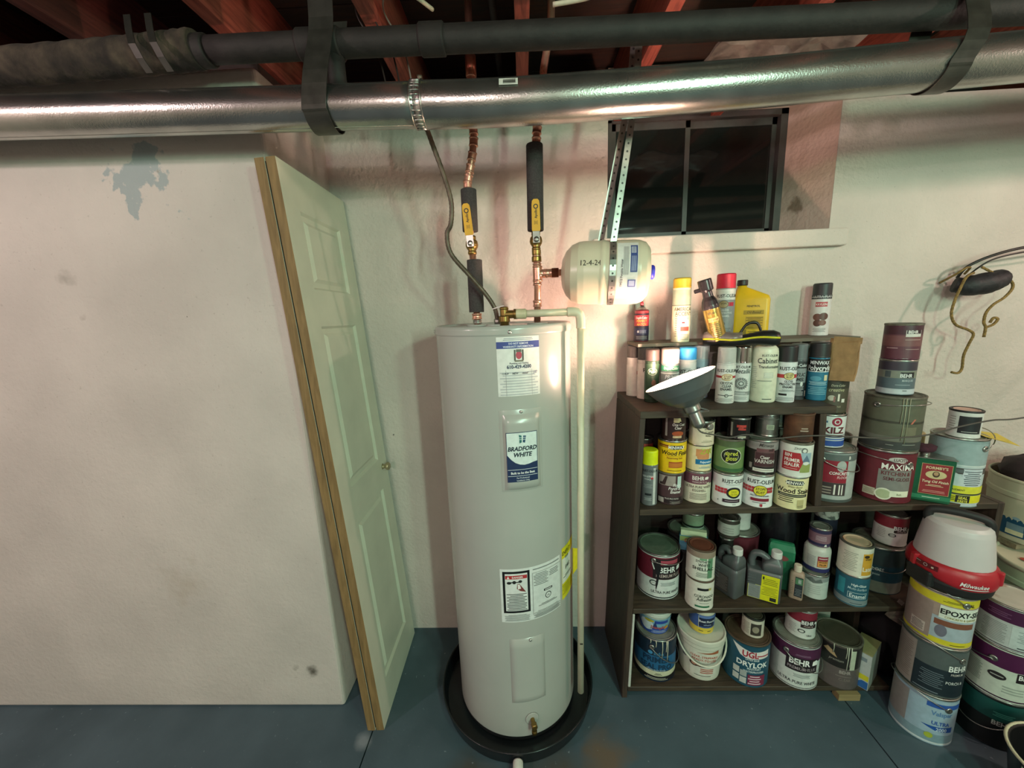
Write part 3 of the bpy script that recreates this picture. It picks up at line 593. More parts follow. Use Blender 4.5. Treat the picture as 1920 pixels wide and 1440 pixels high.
def strap(pts, name, wid=.019):
    b = MB(); pts = [Vector(p) for p in pts]; b.strip(pts, (wid, 0, 0.0), .0016, strap_m); o = b.build(name, et)
    hb = MB(); acc = 0
    for i in range(len(pts)-1):
        a, c = pts[i], pts[i+1]; d = c-a; L = d.length; k = acc
        while k < L:
            p = a+d*(k/L); nn = d.cross(Vector((1, 0, 0))).normalized();
            if nn.y > 0: nn = -nn
            hb.lathe([(.0032, 0), (.0032, .0002)], hole, 8, M=axis_M(p+nn*.001, nn)); k += .022
        acc = k-L
    hb.build('punched_holes', o)
def round_tank(u, a0, a1, n=14, off=.0012):
    return [Vector(tmap(u, math.radians(a0+(a1-a0)*k/n)*rT, off)) for k in range(n+1)]
front = [Vector((.352, 1.262, 2.30)), Vector((.345, 1.255, 2.14))]+round_tank(.160, 62, -100, 18)
strap(front, 'front_strap')
backs = [Vector((.345, 1.285, 2.30)), Vector((.333, 1.287, 2.14))]+round_tank(.122, 100, 190)
strap(backs, 'rear_strap')
# armoured cable
ac = thing('armoured_cable', 'brown flexible armoured cable looping down to the top of the water heater', 'cable')
ap = spline([(-.262, 1.17, 2.16), (-.268, 1.20, 2.08), (-.254, 1.225, 2.02), (-.226, 1.235, 1.931), (-.209, 1.24, 1.855), (-.215, 1.245, 1.794), (-.230, 1.25, 1.763), (-.222, 1.255, 1.707), (-.170, 1.26, 1.641), (-.122, 1.265, 1.582), (-.094, 1.268, 1.535), (-.086, 1.27, 1.492)], 12)
b = MB(); b.tube(ap, [.0068+.0007*(i % 2) for i in range(len(ap))], mat('brown_armour', '5c5244', .45, .4, .2, 60), 10); b.build('cable_sheath', ac)
MB().lathe([(.011, 0), (.012, .004), (.012, .014), (.009, .016)], steel(), 16, M=Matrix.Translation((-.086, 1.272, 1.4855))).build('cable_clamp', ac)

# ================================================================== DUCT, DRAIN PIPE, STRAPS UNDER THE JOISTS
galv = mat('galvanised_duct', 'b4b5b0', .24, .95, .10, 14, .12, 260)
dc = thing('dryer_duct', 'shiny round galvanised duct running across under the joists', 'duct')
def ductseg(pts, r, name):
    b = MB(); b.tube(spline(pts, 6), r, galv, 48); return b.build(name, dc)
JX = -.237
ductseg([(-2.95, 1.10, 2.125), (-1.40, 1.10, 2.081), (-.80, 1.10, 2.066), (JX+.01, 1.10, 2.052)], .0505, 'duct_section')
ductseg([(JX-.02, 1.10, 2.0525), (0, 1.10, 2.047), (.57, 1.10, 2.057), (1.20, 1.10, 2.080), (3.2, 1.10, 2.15)], .0525, 'duct_section')
b = MB()
for k in range(30):
    a = 2*PI*k/30; p = Vector((JX, 1.10+.0525*math.cos(a), 2.0525+.0525*math.sin(a))); b.tube([p+Vector((-.026, 0, .0006)), p+Vector((-.004, 0, 0))], [.0022, .0012], galv, 6)
b.build('crimped_end', dc)
b = MB()
for x0 in (JX-.028, JX-.001): b.tube([(x0, 1.10+.0532*math.cos(2*PI*k/32), 2.0525+.0532*math.sin(2*PI*k/32)) for k in range(33)], .0018, galv, 6, False)
b.build('bead_ring', dc)
b = MB(); b.tube([(-2.9, 1.095, 2.0725), (-1.4, 1.093, 2.0310), (-.80, 1.092, 2.0165), (JX-.03, 1.091, 2.0035)], .0012, mat('dull_seam_metal', '77786f', .5, .8), 6); b.build('lap_seam', dc)  # lap seam in duller, darker metal than the duct
fq, _ = flat_map((-.020, 1.0500, 2.0690), (1, 0, -.02), (.01, .39, .92), (0, -.92, .39))
print_label([('r', 0, 0, 4.6, 1.9, 'cfd0c8'), ('x', .2, 0, 3.0, 1.4, 1, '5c5e58')]+[('r', -1.2+.24*k, 0, .12, 1.3, '4b4c47') for k in range(13)], (fq, None), dc, 'barcode_sticker')
iron = mat('dark_iron_pipe', '211d1b', .7, .05, .2, 20, .3, 90)
ip = thing('iron_drain_pipe', 'dark iron drain pipe running above the shiny duct', 'pipe')
ipz = lambda x: 2.2125-.0185*(x+.37)/.6 if x < .2 else 2.195-.008*(x-.2)
b = MB(); b.tube(spline([(-.80, 1.13, 2.2245), (-.37, 1.13, 2.2185), (.182, 1.13, 2.2095), (.58, 1.13, 2.206), (1.03, 1.13, 2.201), (3.2, 1.13, 2.185)], 4), .031, iron, 28); b.build('pipe_run', ip)
for x0, x1, rr in ((-.245, -.18, .036), (-.56, -.45, .037), (-.86, -.80, .037)):
    b = MB(); b.lathe([(rr-.003, 0), (rr, .004), (rr, x1-x0-.004), (rr-.003, x1-x0)], iron, 28, M=axis_M((x0, 1.13, 2.2185-.012*(x0+.37)), (1, 0, -.015))); b.build('coupling', ip)
MB().tube([(-.47, 1.13, 2.22), (-.47, 1.13, 2.14), (-.475, 1.15, 2.12)], .022, iron, 18).build('branch', ip)
wrapm = mat('dirty_pipe_wrap', '453c31', .95, 0, .35, 25, .9, 60, wear=('211c18', 9, .5))
wp = thing('wrapped_pipe', 'fat pipe in dirty brown fabric wrap at the upper left above the duct', 'pipe')
pts = spline([(-2.9, 1.16, 2.235), (-1.40, 1.14, 2.222), (-.83, 1.13, 2.228)], 50)
b = MB(); b.tube(pts, [.043+.0012*math.sin(i*1.3)+.001*random.random() for i in range(len(pts))], wrapm, 24); b.build('wrap', wp)
tape = mat('dark_hanger_band', '4b4a45', .38, .6, .15, 30)
def band(x, dx, label, grp='hanger bands round duct and drain pipe', wid=.062):
    t = thing('hanger_band', label, 'strap', (x, 0, 0), 0, grp); b = MB(); pts = []
    for k in range(13):
        a = PI*k/12+PI; pts.append(Vector((dx*(1-.0), 1.10+.0565*math.cos(a), 2.053+(.02 if x > .5 else .004)+.0565*math.sin(a))))
    pts = [Vector((-dx, 1.093, 2.2995)), Vector((-dx*.6, 1.090, 2.23)), Vector((0, 1.050, 2.12))]+pts[1:]+[Vector((dx, 1.165, 2.16)), Vector((0, 1.175, 2.24)), Vector((-dx, 1.175, 2.2995))]
    b.strip(spline(pts, 3), (wid, 0, 0), .002, tape); b.build('metal_strip', t)
band(-.49, -.012, 'dark metal hanger band round the duct at the left, above the door top')
band(1.065, -.03, 'dark metal hanger band round the duct at the upper right', wid=.052)
# perforated wire hooks at the upper left
for (x, z0) in ((-.955, 2.2), (-.90, 2.2)):
    t = thing('pipe_hook', 'dark hanger strip over the brown wrapped pipe, '+('left' if x < -.93 else 'right')+' one of the pair', 'strap', (x, 1.14, 2.2), 0)
    MB().strip([(-.03, -.035, .0995), (-.012, -.058, .05), (.004, -.074, .01), (.014, -.070, -.02), (.020, -.055, -.045)], (.018, 0, 0), .002, tape).build('metal_strip', t)
# wiring among the joists
def cable(name, label, pts, r, m, grp=None, cat='cable'):
    b = MB(); b.tube(spline(pts, 8), r, m, 8); return tag(b.build(name), label, cat, grp)
wc = ink('cfc4ae'); dk = ink('2a2220')
cable('ceiling_cable', 'pale electric cable crossing the joists above the hot pipe', [(.10, 1.16, 2.296), (.22, 1.13, 2.294), (.40, 1.02, 2.294), (.62, .95, 2.294)], .0055, wc)
cable('ceiling_cable', 'pale cable end among the joists near the yellow wire nut', [(-.44, 1.02, 2.33), (-.32, 1.08, 2.32), (-.26, 1.12, 2.315), (-.22, 1.2, 2.33)], .005, wc)
cable('ceiling_cable', 'pale cable behind the drain pipe at the upper right', [(.64, 1.32, 2.296), (.80, 1.30, 2.294), (.90, 1.35, 2.296)], .005, wc)
for k, (x, lab) in enumerate(((-.41, 'thin dark wire hanging from the joists, leftmost of three'), (-.37, 'thin dark wire hanging from the joists, middle of three'), (-.335, 'thin dark wire hanging from the joists, rightmost of three'))):
    cable('hanging_wire', lab, [(x-.02, 1.19, 2.51), (x+.01, 1.19, 2.42), (x-.015, 1.185, 2.33), (x+.03, 1.19, 2.24), (x+.05, 1.185, 2.15-.012*k)], .0022, dk if k < 2 else ink('6b625a'))
t = thing('wire_nut', 'small yellow wire nut hanging among the joists', 'connector', (-.285, 1.105, 2.315))
MB().lathe([(.006, -.02), (.013, -.016), (.012, -.002), (.010, .012), (.004, .016)], ink('d6c23a'), 12, M=Matrix.Rotation(1.2, 4, 'Y')).build('shell', t)
cable('joist_pipe', 'thin dark pipe beside the joist above the cold pipe', [(-.07, 1.0, 2.43), (-.066, 1.3, 2.43), (-.06, 1.9, 2.43)], .012, iron, cat='pipe')
# loose foil insulation above the duct, right
t = MB(); rr = random.Random(3); n = 10; vs = []
for i in range(n+1):
    for j in range(7): vs.append((.60+.42*i/n, 1.30+.24*j/6, 2.275+.018*rr.random()+.012*math.sin(i)))
t.add(vs, [(i*7+j, (i+1)*7+j, (i+1)*7+j+1, i*7+j+1) for i in range(n) for j in range(6)], mat('dusty_foil', '77726c', .6, .3, .3, 20))
o = tag(t.build('insulation_scrap'), 'grey dusty insulation sheet lying above the duct over the window', 'insulation'); sd = o.modifiers.new('thick', 'SOLIDIFY'); sd.thickness = .008



# ================================================================== SHELF UNIT
sw = wood('dark_brown_shelf_wood', '2c231b', '45392b', 'X', .6); swz = wood('dark_brown_upright_wood', '2a201a', '42342a', 'Z', .6)
YF, YR = 1.281, 1.612; T, M_, L3, B4 = 1.171, .808, .402, .052
su = thing('shelf_unit', 'dark brown wooden shelf unit full of paint cans, right of the water heater', 'shelf')
lx = lambda z: .341+.038*z
def slab4(x0a, x1a, x0b, x1b, z0, z1, m, name, y0=YF, y1=YR):
    b = MB(); b.add([(x0a, y0, z0), (x1a, y0, z0), (x1a, y1, z0), (x0a, y1, z0), (x0b, y0, z1), (x1b, y0, z1), (x1b, y1, z1), (x0b, y1, z1)], [(3, 2, 1, 0), (4, 5, 6, 7), (0, 1, 5, 4), (1, 2, 6, 5), (2, 3, 7, 6), (3, 0, 4, 7)], m)
    o = b.build(name, su); v = o.modifiers.new('edge', 'BEVEL'); v.width = .0015; return o
slab4(lx(0), lx(0)+.02, lx(T-.026), lx(T-.026)+.02, 0, T-.026, swz, 'side_panel')
slab4(lx(T), 1.036, lx(T), 1.036, T-.0255, T, sw, 'shelf_board', YF-.001)
for z, x1, th in ((M_, 1.62, .022), (L3, 1.62, .020), (B4, 1.36, .020)):
    slab4(lx(z)+.0205, x1, lx(z)+.0205, x1, z-th, z, sw, 'shelf_board', YF-.001)
slab4(1.001, 1.023, .985, 1.007, M_+.0005, T-.026, swz, 'upright')
slab4(1.622, 1.644, 1.622, 1.644, 0, M_, swz, 'side_panel')
slab4(1.34, 1.362, 1.34, 1.362, B4+.0005, L3-.0205, swz, 'upright', 1.44, YR)
slab4(1.10, 1.125, 1.10, 1.125, B4+.0005, L3-.0205, wood('pale_post_wood', '7a6a45', '97865c', 'Z'), 'pale_support', 1.50, 1.53)
bkm = wood('back_shade_wood', '1d1712', '2b241c', 'X')  # added dark boards standing in for the shade behind the cans
slab4(lx(M_)+.021, .984, lx(T-.03)+.021, .984, M_+.001, T-.027, bkm, 'back_shade_board', 1.606, 1.6115)
slab4(lx(L3)+.021, 1.62, lx(M_)+.015, 1.62, L3+.001, M_-.023, bkm, 'back_shade_board', 1.606, 1.6115)
slab4(lx(B4)+.021, 1.62, lx(L3)+.015, 1.62, B4+.001, L3-.021, bkm, 'back_shade_board', 1.606, 1.6115)
slab4(lx(.05)+.021, lx(.05)+.031, lx(.38)+.021, lx(.38)+.029, B4+.0005, .378, ink('b9bdb4'), 'white_strip', YF-.001, YF+.006)
o = tag(MB().box((1.165, 1.268, 0), (1.245, 1.30, .028), wood('block_wood', '8a7650', 'a08b60', 'X')).build('wood_block'), 'small bare wood block on the floor under the shelf front', 'wood block')
slb = MB().box((.425, 1.46, 1.3725), (1.235, 1.618, 1.384), wood('grey_plank', '5f574c', '7b7263', 'X')).build('shelf_plank'); tag(slb, 'thin grey plank laid over the rear spray cans on top of the shelf unit', 'plank')

W_, K_, RED, YEL = 'd6d8d2', '17181a', 'a3262f', 'd8b21e'
# ---- row on the top board
def lines(u, v, w_, h_, n, c='5d6163'): return ('x', u, v, w_, h_, n, c)
spray('spray_can', 'white aerosol with charcoal cap at the far left end of the top board, rearmost', .436, 1.545, T, .029, .2, 'cfc9c4', '4a4644', [('b', 0, 12.5, 'cfcac5'), ('r', 1.4, 9.5, .7, 1.4, RED)], caph=.045)
spray('spray_can', 'white aerosol with dark grey cap and red mark, left on the top board', .462, 1.487, T, .029, .2, 'cfc9c4', '3a3a3c', [('b', .3, 13.6, 'd3cdc8'), ('t', 'RUST', 1.2, 10.6, 2.1, K_, 2), ('r', 1.2, 9.3, 2.6, 1.2, RED), lines(1.5, 4, 3, 5, 6)], caph=.048)
spray('spray_can', 'dark green label aerosol with brown cap beside the primer can at the left', .468, 1.425, T, .026, .198, '2b3c2f', '453a38', [('b', 1.2, 14.4, '27412f'), ('e', .4, 11.6, 1.9, 1.5, '173522'), ('e', .4, 11.6, 1.7, 1.3, 'e2e6de'), ('e', .4, 11.6, 1.6, 1.2, '1e4a2e'), ('t', 'Plasti', .4, 11.1, 1.5, 'e2e6de', 1), ('e', .9, 7.4, .8, 1.2, '7a4a3c'), ('p', [(.5, 6.6), (1.3, 6.6), (1.5, 2.8), (1.2, 2.8), (.9, 5.3), (.5, 2.8), (.2, 2.8)], '5c3a33')], caph=.042, d=-4)
spray('spray_can', 'primer aerosol with pinkish beige cap and green band, behind the clamp lamp', .5245, 1.402, T, .0315, .2, '6c7475', 'b9a9a0', [('b', .3, 14.0, '788080'), ('b', 0, 3.4, '25352f'), ('b', 12.0, 13.9, '2f7a58'), ('r', 0, 11.2, 9, .5, 'c9cfcc'), ('t', 'Dupli-Color', .6, 12.6, 1.35, 'e8ecea', 2), ('t', 'PRIMER', 1.0, 9.2, 2.0, 'e3e6e6', 2, .15), ('t', 'SELF', .8, 7.2, 1.8, 'f0f2f2', 2), ('t', 'ETCHING', .9, 5.4, 1.8, 'f0f2f2', 2, 0, .9), lines(1, 3.2, 4, 1.2, 3, 'b8bebc')], caph=.052)
spray('spray_can', 'white aerosol with bright sky blue cap on the top board', .5945, 1.420, T, .0305, .2, 'cfd0cf', '2f8fce', [('b', .3, 14.6, 'd2d2d2'), ('t', 'RUST-OLEUM', .6, 10.8, 1.7, K_, 2, 0, .9), ('r', 0, 8.2, 12, 1.2, 'b3243c'), ('x', 0, 12.3, 3, .8, 2, '8b8f91'), lines(.6, 4.5, 5, 4, 6)], caph=.043)
spray('spray_can', 'pale lavender capped aerosol set back behind the clamp lamp', .668, 1.476, T, .029, .2, 'a9b6c2', 'b7aeb6', [('b', .3, 13.9, '9fb0bf'), ('t', 'RUST-OLEUM', .6, 11.0, 1.3, '2a3950', 2), ('r', 0, 10.0, 5, .5, '6b7f95')], caph=.05, capm=mat('clear_cap_lavender', 'b9b2b8', .25, 0, .05))
clr = mat('clear_plastic_cap', 'b8b8b4', .2, 0, .06, 20)
spray('spray_can', 'white clear-enamel aerosol with translucent cap, right of the clamp lamp', .7155, 1.382, T, .0305, .2, 'c9c9c5', 'x', [('b', .3, 13.8, 'd4d5d1'), ('t', 'RUST-OLEUM', .4, 11.3, 1.5, K_, 2), ('r', 0, 9.6, 12, .8, RED), ('e', .6, 9.5, 1.9, 1.25, 'a8803a'), ('e', .6, 9.5, 1.7, 1.05, 'ddd3b0'), ('t', 'STOPS', .6, 9.55, .95, '7d2a25', 2), ('t', 'RUST', .6, 8.75, .95, '7d2a25', 2), ('t', 'CRYSTAL', .5, 7.0, 1.25, '35383a', 2), ('t', 'CLEAR', .5, 5.9, 1.25, '35383a', 2), ('t', 'ENAMEL', .5, 4.8, 1.25, '35383a', 2), ('e', .6, 2.9, .6, .6, '35383a'), ('e', .6, 2.9, .35, .35, 'd4d5d1'), lines(.3, 3.0, 5, .5, 1, '35383a'), lines(.3, 1.3, 6, 1.4, 4, '8e9192')], capm=clr, caph=.055)
chrome = mat('chrome_cap', 'c3c3bf', .08, 1, .03)
spray('spray_can', 'silver metallic aerosol with mirror chrome cap and sunburst', .778, 1.397, T, .030, .2, 'c4c5c2', 'x', [('b', .3, 13.8, 'd3d4d2'), ('t', 'RUST-OLEUM', .2, 12.3, 1.25, K_, 2), ('t', 'Metallic', .3, 10.5, 2.3, '3b3d3f', 1, .3), ('e', .2, 6.8, 2.1, 2.1, '8f9291'), ('e', .2, 6.8, 1.6, 1.6, 'bfc1c0'), ('e', .2, 6.8, .9, .9, '707372'), ('e', .2, 6.8, .5, .5, 'd0d1d0'), ('b', 2.6, 3.9, '8b8e8e'), lines(0, 3.2, 5, .8, 2, 'dadada'), lines(0, 1.5, 5, 1.4, 4, '8e9192')]+[('p', [(.2+2.5*math.cos(a), 6.8+2.5*math.sin(a)), (.2+1.2*math.cos(a+.13), 6.8+1.2*math.sin(a+.13)), (.2+1.2*math.cos(a-.13), 6.8+1.2*math.sin(a-.13))], '6d7070') for a in [k*PI/9 for k in range(18)]], capm=chrome, caph=.058)
# cream bottle
t = thing('finish_bottle', 'cream plastic bottle of cabinet finish with small white cap, middle of the top board', 'bottle', (.850, 1.385, T), face(.853, 1.385))
crm = mat('cream_plastic', 'd5d6c0', .4, 0, .03)
MB().lathe([(.036, .001), (.038, 0), (.040, .004), (.040, .178), (.038, .190), (.030, .199), (.016, .203), (.014, .210)], crm, 40).build('body', t)
MB().lathe([(.0155, .206), (.0155, .226), (.0145, .228)], ink('d9d7c8'), 24).build('cap', t)
print_label([('b', .8, 17.4, 'd5d6c0'), ('t', 'RUST-OLEUM', 1.8, 16.4, 1.1, '33383a', 2), ('t', 'Cabinet', 1.2, 14.1, 2.6, '2d3234', 1), ('t', 'Transformations', 2.0, 12.4, 1.35, '2d3234', 2), ('r', 1.6, 9.9, 3.0, 2.0, 'bcc0b0'), lines(1.6, 9.9, 2.6, 1.6, 3, 'e0e1d2'), lines(.5, 7.9, 4.4, .5, 1, '7b8078'), lines(-3, 9, 2, 8, 12, 'aeb2a4'), lines(1.6, 1.4, 3.0, .7, 1, '4a4f4d')], cyl_map(.040), t)
spray('spray_can', 'white gloss-enamel aerosol with tall black cap and red band', .9200, 1.372, T, .0305, .2, 'cfd2d2', '1b1b1e', [('b', .3, 14.3, 'd2d6d8'), ('t', 'RUST-OLEUM', 1.9, 11.5, 1.7, K_, 2, 0, .78), ('r', 0, 9.4, 14, 1.3, 'b5363c'), ('e', 1.1, 9.4, 1.7, 1.35, '6b5a2a'), ('e', 1.1, 9.4, 1.5, 1.15, 'd9cc8c'), ('t', 'STOPS', 1.1, 9.5, .95, '3b2c1c', 2), ('t', 'RUST', 1.1, 8.7, .95, '3b2c1c', 2), ('t', 'GLOSS', 1.0, 7.2, 1.1, '33373b', 2), ('t', 'PROTECTIVE', 1.0, 6.2, 1.1, '33373b', 2, 0, .85), ('t', 'ENAMEL', 1.0, 5.2, 1.1, '33373b', 2), lines(1, 4.3, 5, .9, 2, '7c8082'), ('r', -.5, 2.9, 2.4, .7, K_), lines(.5, 1.3, 6, 1.4, 4, '8e9192')], caph=.056)
spray('spray_can', 'acrylic enamel aerosol with slate grey cap, between the black capped cans', .981, 1.405, T, .0265, .2, '53575a', '64686b', [('b', .3, 13.8, '2e3134'), ('b', 6.2, 11.4, '848a8c'), ('t', 'Dupli-Color', .3, 12.0, 1.5, 'd5d8da', 2), ('t', 'ACRYLIC', -.2, 8.6, 1.7, '1c1e20', 2, .2), ('t', 'ENAMEL', -.2, 6.9, 1.7, '1c1e20', 2, .2), lines(.3, 3.6, 4.4, 4.2, 8, '9da1a3'), ('e', 1.6, 5.8, .45, .8, 'c9cfcc')], caph=.055)
spray('spray_can', 'teal clear-finish aerosol with black cap, at the right end of the top board', 1.040, 1.387, T, .0305, .205, '1f6c88', '202223', [('b', .3, 14.8, '1c6a86'), ('b', 10.4, 14.8, '15181c'), ('b', 10.2, 10.5, 'cfd6d8'), ('t', 'MINWAX', .5, 12.9, 1.8, 'dfe3e4', 2), ('t', 'Polycrylic', .6, 10.8, 2.5, 'e8ecec', 2), ('e', -.4, 7.9, 1.6, .9, '4f93a8'), ('r', 2.6, 8.2, 1.2, 2.0, 'cfc7a4'), lines(.5, 6.2, 5.6, 1.4, 3, '9cc1cc'), lines(.5, 3.6, 5.6, 3.0, 5, '6fa5b5')], caph=.052)
# ---- supports under the plank
for x, lab in ((.60, 'plain white spray can under the left half of the plank'), (.86, 'plain white spray can under the middle of the plank'), (1.12, 'plain white paint stirrer tube under the right end of the plank')):
    spray('spray_can', lab, x, 1.545, T, .029, .2008, 'bdb8b0', '8d8a86', [])
# ---- on the plank
Z2 = 1.3845
spray('spray_can', 'tall cream aerosol with mustard yellow cap and pale green shoulder, on the plank', .592, 1.492, Z2, .0325, .236, 'd6d3b4', 'cfae34', [('b', .3, 13.6, 'dcd8ba'), ('b', 13.6, 19.2, 'a9b9a0'), ('b', 13.5, 13.8, '6f7a66'), ('t', 'AMERICAN', 1.2, 11.6, 1.9, '4a4638', 1), ('t', 'ACCENTS', 1.3, 9.9, 1.9, '4a4638', 1), ('r', 1.6, 8.8, 3.2, .8, '7fa4ac'), ('r', 1.6, 7.0, 3.2, 2.4, 'cfcfc6'), ('r', .9, 7.3, 1.0, .6, RED), ('r', 1.6, 5.0, 3.2, 1.6, 'a8453c'), lines(-1.6, 6, .8, 8, 10, '8f8b74'), lines(1.6, 2, 3.4, 2.4, 4, '8f8b74')], caph=.035)
spray('spray_can', 'tall aerosol with bright red cap and grey-white label, on the plank', .755, 1.497, Z2, .033, .245, '8f9290', 'c9203a', [('b', 15.0, 18.8, 'd0d0cc'), ('t', 'RUST-OLEUM', .7, 15.9, 1.6, K_, 2), ('b', .3, 15.0, '84888a'), ('r', 1.6, 13.4, 3.2, 1.4, 'b3243c'), ('e', -.4, 13.4, 1.6, 1.4, '5a4a32'), ('e', -.4, 13.4, 1.4, 1.2, '9c8b66'), ('t', 'STOPS', -.4, 13.4, .85, '33261c', 2), ('t', 'GLOSS', .2, 11.0, 1.0, 'd0d2d0', 1), ('t', 'PROTECTIVE', .2, 9.9, 1.0, 'd0d2d0', 1), ('t', 'ENAMEL', .2, 8.8, 1.0, 'd0d2d0', 1), ('e', -.3, 6.3, .7, .7, '5c5f61'), lines(.2, 3.4, 4.4, 3, 5, '5c5f61')], caph=.052)
spray('spray_can', 'ultra flat aerosol with black cap and brown spots, right end of the plank', 1.160, 1.568, Z2, .0315, .2, 'cfcccb', '2b2c30', [('b', .3, 14.2, 'd3cfce'), ('b', 14.0, 15.6, '2b2c30'), ('t', 'ULTRA-FLAT', .3, 14.4, 1.4, 'b9babd', 1), ('r', .2, 12.0, 3.8, 1.8, 'b34048'), ('t', 'KRYLON', .2, 11.6, 1.1, 'e4dcd8', 2), ('e', -.8, 7.2, 1.4, 1.3, '6e473f'), ('e', 1.2, 7.4, 1.5, 1.4, '5c3a34'), ('e', -.6, 4.9, 1.3, 1.3, '57352f'), ('e', 1.0, 5.0, 1.2, 1.1, '7b5148'), lines(.2, 2.2, 4, 1.6, 4, '8d8888')], caph=.048)
t = spray('spray_can', 'red and navy touch-up aerosol with tiny red nozzle, far left end of the plank', .470, 1.575, Z2, .0285, .145, '7a3038', None, [('b', .3, 11.0, '2a2030'), ('b', 6.2, 10.4, 'a8323c'), ('t', 'Dupli-Color', 0, 9.0, 1.2, 'd9d4d0', 2), ('t', 'PERFECT', 0, 7.7, 1.3, 'c9a040', 2, .1), ('t', 'MATCH', 0, 6.4, 1.3, 'c9a040', 2, .1), ('b', 2.6, 5.4, '26284a'), ('e', -1.2, 4.0, .4, .5, 'd9d4d0'), lines(.6, 4.0, 2.6, 1.4, 3, '9a9ab0'), lines(.2, 1.6, 4.4, 1.4, 3, '8f8c90')], caph=.022)
MB().lathe([(.026, .120), (.024, .126), (.014, .133), (.009, .137), (.009, .141)], steel(), 24).build('dome', t)
MB().lathe([(.0065, .141), (.0065, .152), (.004, .158)], ink('b83a48'), 14).build('nozzle', t)
# yellow flat jug of oil
t = thing('oil_jug', 'flat yellow plastic jug with black cap and narrow slit handle, on the plank', 'jug', (.885, 1.555, Z2), face(.9, 1.55))
yj = mat('yellow_jug_plastic', 'e0b41c', .4, 0, .05, 20)
def rr_ring(w_, d_, z, r, n=5, cx=0):
    r = min(r, w_*.99, d_*.99); out = []
    for sx, sy, a0 in ((1, 1, 0), (-1, 1, PI/2), (-1, -1, PI), (1, -1, 1.5*PI)):
        for k in range(n+1):
            a = a0+PI/2*k/n; out.append(Vector((cx+sx*(w_-r)+r*math.cos(a), sy*(d_-r)+r*math.sin(a), z)))
    return out
b = MB(); b.rings([rr_ring(.056, .030, 0, .012), rr_ring(.061, .034, .006, .014), rr_ring(.0615, .034, .03, .014), rr_ring(.061, .034, .148, .014), rr_ring(.056, .030, .162, .014), rr_ring(.036, .026, .180, .014, cx=-.018), rr_ring(.017, .017, .196, .016, cx=-.034), rr_ring(.014, .014, .205, .0135, cx=-.034)], yj); b.build('body', t)
MB().lathe([(.018, .203), (.0185, .205), (.0185, .222), (.017, .224)], ink('1c1a18'), 24, M=Matrix.Translation((-.034, 0, 0))).build('cap', t)
print_label([('t', 'PENETROL', .8, 12.0, 1.0, '3a3012', 2), ('r', 1.0, 10.0, 6.6, 1.6, 'b08f24'), ('t', 'Oil-Based', 1.0, 9.6, 1.3, '4b3c12', 1, .2), ('r', 1.4, 6.0, 5.8, 5.0, 'c9a021'), lines(1.4, 6.0, 5.4, 4.4, 9, '6b551a'), ('r', -1.9, 2.6, 1.8, 1.8, '8f7520'), lines(1.6, 2.2, 4.2, 1.4, 3, '6b551a')], flat_map((0, -.0342, 0), (1, 0, 0), (0, 0, 1), (0, -1, 0)), t)
# leaning gold bottle
t = thing('brass_lacquer_bottle', 'gold bottle with black trigger top leaning left behind the black and yellow sander', 'bottle', (.700, 1.415, 1.3905))
t.rotation_euler = (.10, -.26, face(.70, 1.42))
goldm = mat('gold_can', 'b39a52', .25, .8, .06, 20)
MB().lathe([(.026, .001), (.028, .003), (.028, .118), (.0265, .126)], goldm, 32).build('body', t)
bk = ink('232024', .25)
MB().lathe([(.0285, .120), (.0285, .132), (.024, .150), (.017, .163), (.016, .182), (.023, .186), (.023, .222), (.021, .225)], bk, 28).build('trigger_top', t)
MB().rbox((-.040, -.008, .186), (-.015, .008, .200), bk, .004).build('spout', t)
print_label([('t', 'BRUSH', 0, 10.2, 1.1, '2b2514', 1), ('r', 0, 8.2, 3.6, 1.6, '2b2514'), ('r', 0, 8.2, 3.4, 1.4, 'b39a52'), ('t', 'CLEANER', 0, 7.8, .95, '2b2514', 2), lines(0, 4.2, 3.2, 5.4, 8, '4a4022')], cyl_map(.028), t)
# black and yellow detail sander lying over the caps
sdr = t = thing('detail_sander', 'black and grey hand sander with a yellow stripe, lying across the spray can caps', 'sander', (.757, 1.388, 1.3715), face(.757, 1.40)-.02)
def blob(secs, m, name, par, n=20, M=None):
    b = MB(); rings = []
    for (x, yc, zc, a, c) in secs: rings.append([Vector((x, yc+a*math.cos(2*PI*k/n), zc+c*math.sin(2*PI*k/n))) for k in range(n)])
    b.rings(rings, m, True, True, True, M); return b.build(name, par)
gy = mat('sander_grey', '6b625f', .3, 0, .05); bl = mat('sander_black', '1a1a1a', .4, 0, .05); yl = mat('sander_yellow', 'c7c21f', .4, 0, .03)
S_ = [(-.116, 0, .018, .004, .006), (-.112, 0, .018, .022, .014), (-.095, 0, .019, .031, .018), (-.06, 0, .018, .033, .018), (-.02, 0, .016, .028, .0155), (.01, 0, .018, .024, .014), (.04, 0, .022, .024, .015), (.07, 0, .024, .027, .019), (.10, 0, .023, .028, .020), (.118, 0, .022, .020, .015), (.122, 0, .022, .004, .005)]
blob([(x, y, max(z-.002, c+.0005), a*1.02, c) for x, y, z, a, c in S_], bl, 'lower_body', t)
blob([(x, y, z+.005, a*1.03, c*.93) for x, y, z, a, c in S_[:6]], gy, 'upper_shell', t)
b = MB(); b.tube(spline([(x, -a*1.03, z+.001) for x, y, z, a, c in S_[1:-1]], 4), .0026, yl, 8); b.build('yellow_stripe', t)
b = MB(); b.tube(spline([(.0, .03, .03), (.02, .035, .055), (.05, .04, .058), (.065, .045, .035)], 6), .004, bl, 8); b.build('cord_loop', t)

sdr.scale = (1, 1, 1.35)

